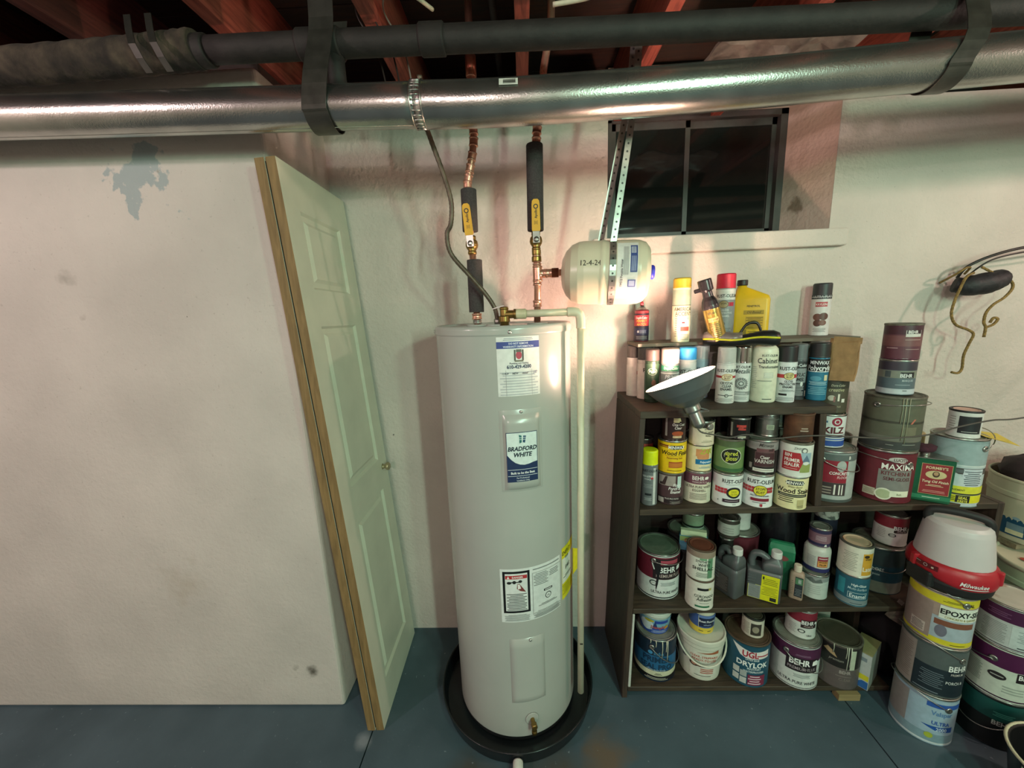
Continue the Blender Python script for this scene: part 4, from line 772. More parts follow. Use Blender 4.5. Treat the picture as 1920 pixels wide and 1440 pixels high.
# ---- middle board, left bay
spray('spray_can', 'tall grey marking-paint aerosol with fluorescent yellow cap, left end of the middle shelf', .4405, 1.336, M_, .0290, .208, '6d7274', 'd8e012', [('b', .3, 15.3, '6a6f70'), ('r', 1.9, 7.5, 1.0, 14, 'c2c5c2'), ('t', 'RUST-OLEUM', .2, 13.0, 1.2, '1e2022', 2), ('t', 'INDUSTRIAL', -.4, 11.0, .95, 'd5d7d5', 2), ('r', 1.0, 10.9, .9, 1.1, 'b83038'), ('t', 'CHOICE', -.6, 10.0, .8, 'd5d7d5', 1), lines(-.4, 7.6, 3, 1.6, 3, '8f9394'), ('r', -.2, 4.4, 2.2, .8, '22262a'), lines(-.3, 2.6, 2.6, 1.2, 3, 'a2a6a6')], caph=.052)
tin('paint_can', 'small dark can with red label at the rear left of the middle shelf', .462, 1.46, M_+.122, .030, .09, '4b4542', [('b', 2, 7, 'b0483c'), ('b', 0, 2, 'a8a49c'), lines(0, 4.4, 3, 2, 3, 'd9cfc6')], lid=oldtin())
tin('paint_can', 'quart can with beige top band at the rear left of the middle shelf', .464, 1.46, M_, .045, .122, 'a89a80', [('b', 9, 12, 'c9bfa2'), ('t', 'ZAR', 0, 9.6, 1.4, K_, 2), ('b', 0, 6, '59503f')])
RQ = .0495
def q(*a, **k): return tin(*a[:5], RQ, .122, *a[5:], **k)
q('paint_can', 'brown porch-enamel quart can at the bottom of the left stack, middle shelf', .5225, 1.358, M_, '3a2a2a', [('b', .4, 11.6, '4a3235'), ('b', 0, 3.0, '2a2022'), ('r', -.9, 9.3, 6.0, 3.8, '9a8f88'), ('p', [(-3.4, 7.6), (-1.4, 7.6), (-.6, 11), (-1.4, 11), (-2.4, 8.6), (-3.4, 8.4)], '3b2a28'), ('r', 3.6, 8.8, 1.6, 4.4, 'b7cfc8'), ('t', 'Floor', 2.6, 7.2, 1.6, 'e6e2de', 2, .2), ('t', 'Porch &', 1.8, 5.9, 1.6, 'e6e2de', 2, .2), ('t', 'Enamel', 2.2, 4.6, 1.6, 'e6e2de', 2, .2), ('t', 'TRUE PRO PATIO', 1.0, 2.2, .8, 'cfc6c0', 1), ('r', -2.8, 1.6, 2.2, 1.9, 'a9a49c'), lines(2.4, 1.0, 4, 1.0, 3, '8d8580')], rim=oldtin())
q('paint_can', 'bright yellow wood-finish quart can with black logo, middle of the left stack', .526, 1.357, M_+.122, 'e0b714', [('b', .4, 11.4, 'e5bd12'), ('r', -3.0, 10.3, 4.0, .5, '7b2a22'), ('r', -3.0, 9.7, 4.0, .3, '7b2a22'), ('p', [(-.9, 9.7), (-.4, 9.0), (3.6, 9.0), (4.1, 9.7), (3.6, 10.5), (-.4, 10.5)], '1a1714'), ('t', 'MINWAX', 1.7, 9.15, 1.7, 'f2efe6', 2), ('t', 'Wood Finish', 1.6, 6.9, 2.2, '2b2412', 2, .15, .9), ('r', 1.0, 6.5, 6.2, .1, '6b3a18'), ('t', 'Penetrating Stain', 1.2, 5.5, 1.0, '8a4a1e', 1), ('r', 1.6, 3.3, 4.8, 2.2, 'a5481d'), ('r', 1.6, 3.2, 4.6, 1.6, 'c07228'), lines(1.2, 1.1, 5, .5, 1, '6b5414')])
tin('paint_can', 'dark brown clear-finish pint can on top of the yellow wood-finish can', .524, 1.345, M_+.2445, .0415, .098, '2e211f', [('b', .3, 9.4, '33211f'), ('r', -2.4, 5.2, .8, 7.0, '9a948a'), ('r', 1.0, 7.6, 2.0, 1.6, 'd7cf9a'), ('p', [(1.6, 7.2), (2.6, 7.2), (2.1, 8.6)], 'd7cf9a'), ('t', 'One Coat', 1.8, 5.6, 1.35, 'efe9e0', 2, .15), ('t', 'Clear', 1.6, 4.4, 1.4, 'efe9e0', 2, .15), ('e', 1.6, 2.8, 2.0, .9, 'a8502a'), ('r', 1.4, 1.6, 3.0, .8, 'c9b08a')], lid=oldtin())
tin('paint_can', 'maroon pint can set back behind the brown clear-finish can', .585, 1.47, M_+.244, .043, .098, '4c2030', [('b', .4, 9.4, '4e2133')], lid=oldtin())
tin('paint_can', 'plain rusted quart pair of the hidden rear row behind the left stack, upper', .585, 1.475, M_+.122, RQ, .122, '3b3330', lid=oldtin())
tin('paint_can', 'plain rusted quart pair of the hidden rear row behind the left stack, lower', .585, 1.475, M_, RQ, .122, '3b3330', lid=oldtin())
q('paint_can', 'plum and cream eggshell quart can with white bear logo, middle shelf', .6245, 1.366, M_, 'cfc7b0', [('b', .4, 11.4, 'd5cfba'), ('b', 7.4, 11.5, '6f4450'), ('r', 4.4, 7.3, 1.3, 1.4, 'cfc7b0'), ('t', 'BEHR', .6, 9.0, 2.1, 'e8e2da', 2), ('p', [(2.9, 9.2), (4.3, 9.2), (4.5, 10.0), (3.9, 10.3), (3.0, 10.1)], 'e8e2da'), ('t', 'PREMIUM PLUS', 1.2, 7.9, .95, 'b9a0a0', 2), ('t', 'ULTRA PURE WHITE', 1.0, 5.9, 1.3, '5a4e46', 1), ('t', 'EGGSHELL', 1.2, 4.6, 1.25, '5a4e46', 1), lines(1, 2.6, 6, 2.6, 5, '7a7064')])
tin('paint_can', 'cream polyurethane pint can with orange map shape and blue band', .6275, 1.366, M_+.122, .0445, .100, 'd8cba2', [('b', .3, 9.4, 'dccfa8'), ('r', 1.4, 7.0, 4.8, 2.8, 'c98a5a'), ('e', 1.6, 5.4, 2.2, 1.5, 'c98a5a'), ('t', 'ZAR', 2.4, 6.6, 2.8, 'a9ad3a', 2, .15), ('r', 2.2, 3.6, 6.4, 1.9, '1c6f9e'), ('t', 'Polyurethane', 2.8, 3.2, 1.1, 'e6eef0', 2, .1), lines(2.4, 1.5, 4.4, .8, 2, '3b7f9c')], d=2)
tin('paint_can', 'cream flat-white pint can beneath the clamp of the lamp', .6270, 1.352, M_+.2225, .042, .090, 'd9cdb4', [('b', .3, 8.6, 'dccfb6'), ('r', 1.6, 7.4, 4.0, 1.8, '221c1c'), ('t', 'Qt', 2.8, 7.1, 1.6, 'efe9e0', 2), ('t', 'FLAT WHITE', 2.4, 4.6, 1.0, '4b443a', 2), ('t', 'INTERIOR', 2.4, 5.8, .8, '4b443a', 1), ('t', 'WALL', 2.4, 3.4, 1.0, '4b443a', 2), lines(2.2, 1.6, 4, .8, 2, '8b7f6a')], lid=oldtin())
q('paint_can', 'white enamel quart can with yellow oval in black ring and red tiles', .7235, 1.338, M_, 'd4d7d2', [('b', .4, 11.4, 'd8dbd8'), ('t', 'RUST-OLEUM', 2.9, 8.9, 1.9, K_, 2), lines(2.2, 8.3, 5, .4, 1, '8d9090')]+[('r', -3.6+1.1*i, 6.4-1.05*j, .98, .95, 'b0303a') for i in range(4) for j in range(2)]+[('e', 2.4, 5.3, 2.5, 2.1, K_), ('e', 2.4, 5.3, 1.8, 1.4, 'd9cf2c'), ('t', 'HIGH', 2.4, 5.4, 1.0, '8f8a1c', 2), ('t', 'GLOSS', 2.4, 4.4, 1.0, '8f8a1c', 2), ('r', 1.8, 2.2, 5.8, 1.3, '33202c'), lines(1.8, 2.2, 4.4, .5, 1, 'a99aa0'), lines(2.6, .9, 1.2, .4, 1, '5d6163'), ('e', -2.6, 2.0, .2, .2, '333333')])
q('paint_can', 'green gloss quart can with black oval badge ringed in white', .7285, 1.352, M_+.122, '5f7a48', [('b', .3, 11.4, '6a8450'), ('b', 9.4, 11.4, '51613f'), ('e', 1.0, 6.2, 3.4, 2.9, 'cfd3b8'), ('e', 1.0, 6.2, 3.15, 2.65, '191c16'), ('t', 'spred', 1.0, 6.5, 2.2, 'c9cc4a', 2), ('t', 'gloss', 1.0, 4.7, 2.2, 'c9cc4a', 2), ('b', .3, 1.6, '39603a'), lines(1, 3.0, 2, .3, 1, '8c8f78')], rim=oldtin(), lid=oldtin())
tin('paint_can', 'small black half-pint can with red splash logo on the green gloss can', .7515, 1.34, M_+.2435, .036, .078, '201c1c', [('r', -2.2, 3.6, .7, 5.0, '8a857c'), ('r', .9, 4.9, 3.0, .9, 'b3352f'), ('r', 1.1, 3.8, 2.4, .7, 'b3352f'), ('t', 'Zar', .9, 4.2, 1.4, 'c9453c', 2, .2), ('r', 1.2, 1.0, 2.6, .8, 'a9a596')])
tin('paint_can', 'dark dusty quart can at the back, left of the half-pint can with red logo', .70, 1.49, M_+.244, .045, .10, '3a3632', [('b', .3, 9.4, '332f2c')], lid=oldtin())
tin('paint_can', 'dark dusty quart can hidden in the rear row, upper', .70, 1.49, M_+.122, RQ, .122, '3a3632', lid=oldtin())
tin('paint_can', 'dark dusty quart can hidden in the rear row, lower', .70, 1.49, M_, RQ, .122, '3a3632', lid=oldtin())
q('paint_can', 'white enamel quart can with red tile band and round yellow badge', .8235, 1.325, M_, 'd6d9d6', [('b', .4, 11.4, 'd9dcda'), ('t', 'RUST-OLEUM', 1.6, 9.0, 2.0, K_, 2)]+[('r', -4.6+1.18*i, 7.2-1.1*j, 1.06, .98, 'ac3339') for i in range(9) for j in range(2)]+[('e', 1.1, 6.5, 2.1, 2.0, K_), ('e', 1.1, 6.5, 1.95, 1.85, 'd7c93a'), ('t', 'STOPS', 1.1, 6.7, 1.25, '4a431a', 2, .1), ('t', 'RUST', 1.1, 5.4, 1.3, '4a431a', 2, .1), ('t', 'PROTECTIVE ENAMEL', 1.2, 4.3, .75, '33373a', 1), ('r', 1.2, 3.1, 5.6, 1.1, '7c2030'), lines(1.0, 2.0, 4, .4, 1, '33373a'), ('r', 1.6, 1.1, .7, 1.1, 'a3303a')])
q('paint_can', 'dark brown varnish quart can with maroon panel, grey scenic top', .8345, 1.335, M_+.122, '241c1d', [('b', .3, 11.4, '211a1b'), ('b', 8.6, 11.5, '8d8684'), ('t', 'Minwax', 1.4, 9.9, 1.8, '3a3432', 1, .3), ('r', 1.4, 8.6, 5.6, 1.3, '6b4448'), ('t', 'mill', 3.0, 8.4, 1.4, '241c1d', 2), ('r', 1.3, 5.3, 6.2, 5.2, '75605c'), ('r', 1.3, 5.3, 6.0, 5.0, '45262a'), ('t', 'Clear', 1.2, 5.6, 1.6, 'd5cdc8', 2), ('t', 'VARNISH', 1.3, 4.0, 1.9, 'd5cdc8', 1), ('r', 1.2, 1.4, 6.8, 1.2, 'd4d2c8'), lines(1.2, 1.4, 5.8, .4, 1, '6b5a55'), ('r', -3.0, 2.6, 1.0, 2.0, '8b8580')])
tin('paint_can', 'small worn metal can without label on the varnish can', .860, 1.358, M_+.2445, .037, .082, steel(), [('r', 1.2, 3.6, 2.4, 1.8, '9aa08c'), lines(1.2, 3.6, 2, 1.2, 3, '6b6f60'), ('b', 6.2, 6.6, '5c5a54')])
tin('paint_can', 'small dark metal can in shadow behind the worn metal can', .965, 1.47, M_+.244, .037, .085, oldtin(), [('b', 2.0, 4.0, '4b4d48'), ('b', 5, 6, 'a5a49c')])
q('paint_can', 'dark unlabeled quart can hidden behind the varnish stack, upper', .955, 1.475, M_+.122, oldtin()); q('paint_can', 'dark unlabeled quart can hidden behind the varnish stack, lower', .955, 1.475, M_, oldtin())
q('paint_can', 'cream wood-stain quart can with black logo bars, right end of the left bay', .9290, 1.306, M_, 'd8cf9e', [('b', .4, 11.5, 'ddd4a4'), ('p', [(-1.6, 9.9), (-1.0, 9.1), (3.6, 9.1), (4.2, 9.9), (3.6, 10.7), (-1.0, 10.7)], '1f2b33'), ('t', 'MINWAX', 1.3, 9.3, 1.6, 'e9e7da', 2), ('t', 'Water-Based', 1.3, 8.1, 1.0, '6b6236', 1, .15), ('t', 'Wood Stain', 1.0, 6.1, 2.4, '22201a', 2, 0, .9), ('r', 1.0, 5.2, 9.4, 1.0, '1f2429'), lines(1.0, 5.2, 8.0, .35, 1, 'cfc79a'), lines(-1.2, 3.5, 4.6, 2.2, 3, '4a462f'), ('r', 3.4, 2.4, 2.2, 2.8, 'b8ad7c'), lines(3.4, 1.2, 2, 1.2, 3, '6b6548')])
q('paint_can', 'primer-sealer quart can with red hexagon panel and mountain picture', .9290, 1.300, M_+.122, 'd2d4cb', [('b', .4, 11.4, 'd6d8d0'), ('t', 'ZINSSER', 1.2, 9.9, 1.1, '3a4144', 1, .1), ('e', 2.6, 9.6, 1.0, 1.0, '6b6f6c'), ('e', 2.6, 9.6, .6, .6, 'd6d8d0'), ('r', 3.4, 5.4, 3.4, 7.0, '9ab0bd'), ('p', [(2.0, 5.6), (3.4, 8.2), (4.8, 5.6)], '5d7488'), ('r', 3.4, 3.4, 3.4, 3.0, '8f9a58'), ('e', 3.4, 5.2, 1.0, .6, 'd6d8d0'), ('p', [(-3.6, 2.4), (1.4, 2.4), (2.4, 5.4), (1.4, 8.8), (-3.6, 8.8)], 'a82a30'), ('t', 'BIN', -1.9, 7.2, 1.7, 'eae4de', 2), ('t', 'PRIMER', -.8, 5.5, 1.7, 'eae4de', 2), ('t', 'SEALER', -.8, 3.9, 1.7, 'eae4de', 2), lines(-1, 3.1, 3.8, .4, 1, 'd8a8a4')], rim=oldtin())
tin('paint_can', 'rusty brown bare can on top of the primer-sealer can', .932, 1.302, M_+.2445, .0425, .098, mat('rust_brown', '63402c', .7, .3, .2, 30, .3, 80, wear=('3c261c', 14, .5)), [lines(1.8, 4.4, 2.4, 1.6, 2, 'a8988a')], lid=mat('rust_lid', '5c3f2e', .75, .2, .2, 30), rim=mat('rust_lid', '5c3f2e'))
# ---- middle board, right of the upright
G_, GH = .0805, .19
tin('paint_can', 'gallon can with crimson panel, half hidden behind the upright on the middle shelf', 1.108, 1.385, M_, G_, GH, '8d9492', [('b', .5, 17.6, 'a4aaa6'), ('b', 15.4, 17.8, '5c6564'), ('r', 1.4, 11.4, 10.0, 8.2, '8c2030'), ('e', 4.4, 13.6, 1.5, 2.0, 'a4aaa6'), ('t', 'CONCRETE', 4.0, 10.4, 1.5, 'eae6e2', 2, .1), ('t', 'FLOOR', 4.9, 9.0, 1.3, 'd9b8b8', 2, .1), lines(-2.4, 9.6, 3.2, 3.4, 4, 'a85560'), ('r', 1.4, 4.9, 10, 4.8, '3e3334')]+[('r', -.8, 3.4+1.05*k, 5.6, .5, '9a8a80') for k in range(3)]+[('r', 2.9, 4.8, .5, 3.8, 'd8d5cc'), ('r', 4.3, 4.8, .45, 3.8, 'd8d5cc'), ('r', 5.2, 4.8, .4, 3.8, 'd8d5cc'), ('b', 0, 1.0, '4a5250'), ('t', 'B', 6.6, 16.2, 1.6, 'e8e8e4', 2)], bailz=(.155, 80, .04))
q('paint_can', 'white and blue primer quart can with dark red block letters', 1.104, 1.395, M_+GH, 'd3d7d6', [('b', .4, 11.4, 'd7dad8'), ('b', .4, 2.6, '2c4f9a'), ('b', 2.9, 3.4, '4c6cae'), ('b', 3.8, 4.2, '3a3f5c'), ('b', 4.6, 4.8, '3a3f5c'), ('t', 'KILZ', 1.9, 5.4, 3.2, '5c1420', 3, 0, .95), ('r', -1.6, 9.5, 3.0, .7, '3f6b8a'), ('e', 2.6, 9.6, 1.6, 1.6, '94203a'), ('e', 2.6, 9.6, .9, .9, 'd7dad8'), ('e', 2.6, 9.6, .6, .6, '94203a')])
q('paint_can', 'dark olive quart can with craft pictures on the primer can', 1.115, 1.414, M_+GH+.122, '4a4738', [('b', .4, 11.4, '4e4a3c'), ('b', 9.0, 11.5, '33342a'), ('t', 'Dura-Color', 2.0, 9.8, 1.1, 'b5b39a', 1, .2), ('t', 'creative', 1.6, 8.0, 1.8, 'b9b490', 1, .2), ('e', .4, 5.6, 1.1, 1.0, 'b5b0a0'), ('r', 2.4, 5.8, .6, 2.6, 'd5cfc0'), ('r', 1.2, 5.2, .5, 2.0, '8a5d58'), ('r', 3.9, 4.7, 1.1, 1.3, 'd5d3c8'), ('t', 'Peanut', 2.0, 2.2, 1.2, 'a9a48a', 1)], lid=oldtin(), rim=oldtin())
# brown paper bag
t = thing('paper_bag', 'crumpled brown paper bag on the dark olive quart can', 'paper bag', (1.108, 1.372, M_+GH+.2442), face(1.1, 1.37)+.1)
t.scale = (.72, .85, .96)
pb = mat('kraft_paper', '94714c', .85, 0, .12, 30, .5, 50); rr_ = random.Random(4); rings = []
for k, (z, a, c, cx) in enumerate([(0, .050, .034, 0), (.03, .053, .033, .001), (.065, .054, .030, .003), (.10, .053, .025, .004), (.135, .054, .016, .003), (.150, .055, .005, .004)]):
    rings.append([p+Vector((rr_.uniform(-.003, .003), rr_.uniform(-.003, .003), rr_.uniform(-.003, .003) if k else 0)) for p in rr_ring(a, c, z, .01, 3, cx)])
MB().rings(rings, pb, smooth=False).build('bag', t)
MB().box((-.049, -.010, .135), (.056, -.008, .157), pb, Matrix.Rotation(.05, 4, 'Y')).build('folded_top', t)
tin('paint_can', 'big maroon kitchen-paint gallon can with grey panel, middle shelf', 1.298, 1.367, M_, G_, GH, '5c1c26', [('b', .5, 17.9, '631f2a'), ('r', 3.6, 7.6, 9.6, 9.2, '7c7a76'), ('r', -3.2, 3.2, 3.6, 2.8, 'b8b29e'), lines(-3.2, 3.2, 3.0, 2.0, 5, '7a735f'), ('e', 3.6, 16.0, 2.6, 1.0, 'b9b4ae'), ('t', 'LUCITE', 4.2, 15.5, 1.5, '4a1a22', 2), ('t', 'MAXIMA', 4.2, 12.4, 3.0, 'e6e1da', 1, 0, .85), ('t', 'KITCHEN &', 3.6, 10.3, 2.0, '6b2a30', 1), ('t', 'SEMI-GLOSS', 4.0, 8.4, 1.8, '5c2a30', 1), ('e', .8, 3.2, 2.3, 2.2, 'd5d4c0'), ('e', .8, 3.2, 1.9, 1.7, 'a9b08c'), ('r', 5.2, 3.6, 5.6, 2.2, 'd9d8c2'), ('t', 'Bath', 5.0, 3.1, 1.0, '5c6a3a', 1)], bailz=(.145, -38, -.02))
tin('paint_can', 'drip-stained olive grey gallon can on the maroon kitchen-paint can', 1.301, 1.368, M_+GH, G_, GH, '58584a', [('b', .5, 17.9, '5b5c4c'), ('b', 9.8, 10.6, '3a3a30'), ('r', 5.2, 7.3, 4.0, 3.0, '73705c'), ('b', 3.6, 5.2, '6b6b60'), ('b', .5, 3.4, '3c3e3c'), ('p', [(5.0, 9.9), (5.6, 9.9), (6.6, 11.6), (6.0, 11.6)], 'b86a58'), lines(5.6, 2.6, 4, .5, 1, '8d8f86'), lines(.4, 2.2, 2, .5, 1, '8d8f86')], lid=oldtin(), rim=oldtin(), drips=((.38, '9a9a80', .15), (.50, '8d8e76', .16), (.28, '8a8b74', .09)), bailz=(.158, 60, -.01))
q('paint_can', 'teal-grey quart can with photo band on the stained olive gallon', 1.305, 1.378, M_+2*GH, '5c6a70', [('b', .4, 11.4, '56666e'), ('b', 8.6, 11.5, '3a3440'), ('b', 5.9, 8.5, '7d8276'), ('r', -2.2, 7.2, 1.6, 2.2, '4a5458'), ('r', 3.0, 7.0, 4.0, 2.0, '1c1e22'), ('t', 'BEHR', 2.6, 6.2, 1.8, 'e4e6e4', 2), ('t', 'MARQUEE', 3.2, 4.8, .9, 'b9c3c6', 1), ('b', .4, 2.2, 'b9c2c8'), lines(2, 3.6, 4, .6, 1, '8d9aa0'), lines(2.6, 1.6, 1.2, .5, 1, '22262a')])
q('paint_can', 'plum quart can at the very top of the right stack', 1.308, 1.380, M_+2*GH+.122, '5a3040', [('b', .4, 11.5, '5f3440'), ('b', 8.6, 11.6, '43222e'), ('b', 4.6, 8.2, '744a4c'), ('r', 3.0, 8.9, 4.4, 2.2, 'cfc9c4'), ('r', 3.0, 9.4, 4.1, 1.2, '33202a'), ('t', 'BEHR', 2.6, 8.95, 1.4, 'e9e4e0', 2), ('r', 3.0, 8.1, 4.0, .5, 'cfc9c4'), lines(3, 6.8, 4.4, .5, 1, 'a98a86'), lines(-2.2, 4.0, 3, .7, 1, 'a98a90'), lines(3.2, 3.6, 4, .4, 1, 'a98a86')], rim=oldtin())
# rectangular tung-oil tin
t = thing('oil_tin', 'dark green rectangular tin with ornate red label, right end of the middle shelf', 'tin', (1.417, 1.322, M_), face(1.41, 1.32)+.30)
gt = mat('green_tin_paint', '1e5c40', .35, .2, .08, 30)
MB().rbox((-.052, -.030, 0), (.052, .030, .158), gt, .006).build('body', t)
b = MB(); b.rbox((-.054, -.032, .158), (.054, .032, .163), steel(), .006); b.lathe([(.013, .163), (.013, .176), (.011, .178)], steel(), 16, M=Matrix.Translation((-.02, 0, 0))); b.build('tin_top', t)
print_label([('r', .6, 8.6, 7.6, 11.2, 'a89a6a'), ('r', .6, 8.6, 7.3, 10.9, '8f2a30'), ('t', "FORMBY'S", .6, 12.3, 1.35, 'd9c9a0', 2), ('e', .6, 10.3, 2.6, 1.5, 'c9b88a'), ('e', .6, 10.5, .9, 1.1, '4a3426'), ('e', .6, 10.7, .6, .7, 'b08d6a'), ('t', 'Tung Oil Finish', .6, 7.4, 1.2, 'e6d8b8', 2, .15), lines(.6, 6.4, 4.4, .8, 2, 'd9c9a0'), lines(.6, 4.2, 5.6, 1.0, 2, 'c98a80'), ('r', 0, 1.9, 9.8, 1.5, '2c7a58'), lines(.2, 1.9, 4.4, .5, 1, 'c9d9c4')], flat_map((0, -.0303, 0), (1, 0, 0), (0, 0, 1), (0, -1, 0)), t)
t = thing('maroon_rag', 'crumpled dark maroon rag on top of the green oil tin', 'rag', (1.392, 1.330, M_+.1785), .2)
rg = mat('maroon_cloth', '3d1626', .9, 0, .2, 40, .5, 60); rr_ = random.Random(8)
b = MB(); n = 14; b.rings([[Vector(((.044+.008*math.sin(3*2*PI*k/n+i))*s*math.cos(2*PI*k/n), .026*s*math.sin(2*PI*k/n), z+rr_.uniform(-.0025, .0025)*(i > 0))) for k in range(n)] for i, (s, z) in enumerate(((.8, 0), (1, .006), (.95, .014), (.6, .022), (.2, .024)))], rg); b.build('cloth', t)
# tall blue-grey epoxy pail with yellow base band
t = tin('sealer_pail', 'tall pale blue-grey can with yellow lower band, right end of the middle shelf', 1.520, 1.345, M_-.012, .071, .245, '8fa2a4', [('b', .5, 22.9, '93a6a8'), ('b', .5, 14.9, 'b4c0c2'), ('b', 14.8, 15.2, 'c8d0ce'), ('b', 11.9, 14.1, '4a4846'), ('r', 5.3, 10.4, 5.8, 7.0, 'c3ccd2'), lines(5.3, 10.2, 5.2, 6.2, 9, '4f5960'), ('r', 0, 13.0, 5, 1.2, '5c6264'), ('e', -1.2, 9.2, 4.2, 3.4, 'c4cfd0'), ('b', 5.0, 7.6, 'd2cf3a'), ('b', 4.5, 5.0, '2a2c28'), ('b', 1.6, 4.4, 'd8d022'), ('t', 'GARAGE & BASEMENT', 0, 5.9, .9, '3a3a22', 1), ('r', 3.4, 3.0, 3.6, 2.6, '22231c'), ('t', 'SEAL', 3.4, 2.9, 1.4, 'e4dc50', 2), ('t', 'KRETE', 3.4, 1.8, 1.1, 'e4dc50', 2), lines(-.6, 3.0, 4.2, 1.8, 3, '4a4a20')], cat='paint can', bailz=(.212, 150, -.05))
t['label'] = 'tall pale blue-grey can with yellow lower band, right end of the middle shelf'
tin('paint_can', 'small white pint can with black lid on the blue-grey sealer can', 1.512, 1.330, M_-.012+.2435, .041, .095, 'cfd0cc', [('b', .4, 9.0, 'd3d4d0'), ('r', 1.6, 4.6, 5.8, 6.0, '1f2226'), lines(1.6, 2.2, 4, .4, 1, 'b8b8b2'), lines(-3.0, 5, 2, 5, 6, 'a8a8a2')], lid=ink('cfa99a'), rim=ink('1a1a1c'))
t = thing('yellow_flap', 'torn yellow paper flap hanging off the rim of the sealer can', 'paper', (1.520, 1.345, M_-.012+.2325))
b = MB(); P_ = [(.030, -.050, .0035), (.058, .030, .0035), (.150, .020, -.010), (.125, -.070, -.026), (.05, -.082, -.002)]; b.add([(x*1.0, y, z+.012) for x, y, z in P_]+[(x, y, z+.0126) for x, y, z in P_], [(4, 3, 2, 1, 0), (5, 6, 7, 8, 9)]+[(i, (i+1) % 5, 5+(i+1) % 5, 5+i) for i in range(5)], ink('d6bd3c')); b.build('paper', t)
spray('adhesive_bottle', 'yellow bottle of masonry sealant behind the green oil tin', 1.500, 1.475, M_, .030, .2, 'cfcf40', 'c9c48a', [('b', .3, 14.4, 'd8d63a'), ('t', 'QUIKRETE', 0, 11.9, 1.7, '1c1c12', 2), ('t', 'Sealer', .4, 10.1, 1.5, '1c1c12', 2, .2)], caph=.05)['category'] = 'bottle'
tag(MB().lathe([(.003, 0), (.032, .01), (.038, .05), (.03, .10), (.02, .13)], ink('17181a'), 20, M=Matrix.Translation((1.20, 1.50, M_+.225))).build('black_funnel'), 'black plastic funnel shape in the gap left of the stained olive gallon', 'funnel')
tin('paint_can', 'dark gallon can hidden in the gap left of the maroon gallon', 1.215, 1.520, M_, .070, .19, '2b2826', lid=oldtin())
# ---- third board
tin('paint_can', 'white and black gallon can with green-stained lid and torn label, left on third shelf', .509, 1.407, L3, G_, GH, 'ccd2ce', [('b', .6, 17.8, 'd0d5d1'), ('b', 0, 1.0, '22252a'), ('b', 8.6, 17.9, '6b2030'), ('r', 4.0, 13.0, 11.5, 8.6, '23191c'), ('r', 4.6, 15.8, 7.2, 1.8, 'a84656'), ('t', 'BEHR', 3.6, 11.6, 3.3, 'eceeea', 2), ('p', [(7.6, 12.0), (9.6, 12.0), (9.9, 13.2), (9.2, 13.9), (7.8, 13.5)], 'eceeea'), ('t', 'PREMIUM PLUS', 4.4, 9.6, 1.9, 'b3a29c', 1), ('e', -1.4, 6.8, 1.5, 1.2, '33393a'), ('e', -1.4, 6.8, 1.1, .8, 'd0d5d1'), lines(-1.4, 6.8, 2.0, .3, 1, '33393a'), lines(4.2, 6.6, 6, 1.6, 3, '8b9090'), ('t', 'ULTRA PURE WHITE', 3.6, 2.6, 1.6, '3b4245', 1), ('p', [(-2.4, 16.6), (-.4, 16.6), (1.2, 13.8), (.6, 10), (.2, 6.6), (-.4, 3.6), (-.6, 6.5), (-.2, 10), (-1.2, 12.8)], '141517'), ('p', [(-2.7, 16.6), (-2.3, 16.6), (-1.0, 12.8), (-1.4, 12.6)], 'd9d9d4')], lid=mat('green_stained_lid', '7d917c', .4, .5, .12, 30), bailz=(.163, 78, .01))
q('paint_can', 'white quart can with black bar and green base stripe, third shelf', .636, 1.318, L3, 'cfcdc2', [('b', .5, 11.4, 'd4d2c6'), ('r', 1.4, 8.7, 4.0, 1.0, '17181a'), ('r', 3.9, 8.8, 1.2, 1.0, 'a8a46a'), ('t', 'CORONADO', 2.0, 5.3, 1.5, '2b3a32', 2), ('t', 'Adhesion', 2.0, 3.9, 1.8, '2b3a32', 2, .15), lines(2.0, 3.0, 3.4, .5, 1, '7b807a'), ('r', 1.4, 1.6, 5.2, .7, '2a6a48')], rim=mat('brown_rim', '5a4a3c', .6, .4))
q('paint_can', 'shellac quart can with rusty brown lid and green lettering, third shelf', .634, 1.318, L3+.1225, 'c4c8ba', [('b', .5, 9.2, 'd2d5c8'), ('b', 9.2, 11.6, '8f7f70'), ('r', 3.6, 5.2, 2.0, 8.0, '5c8a68'), ('r', 1.0, 8.8, 2.4, .8, '6f9a78'), ('t', 'SYNTHETIC', 1.2, 7.4, 1.3, '26352c', 2), ('t', 'WHITE', 1.4, 5.9, 1.6, '26352c', 2), ('t', 'SHELLAC', 1.2, 4.3, 1.7, '26352c', 2, 0, 1.1), lines(1, 2.4, 4.4, 2.0, 4, '6f7a6c')], lid=mat('rust_lid2', '6b3e2c', .7, .2, .15, 20), rim=mat('brown_rim', '5a4a3c'))
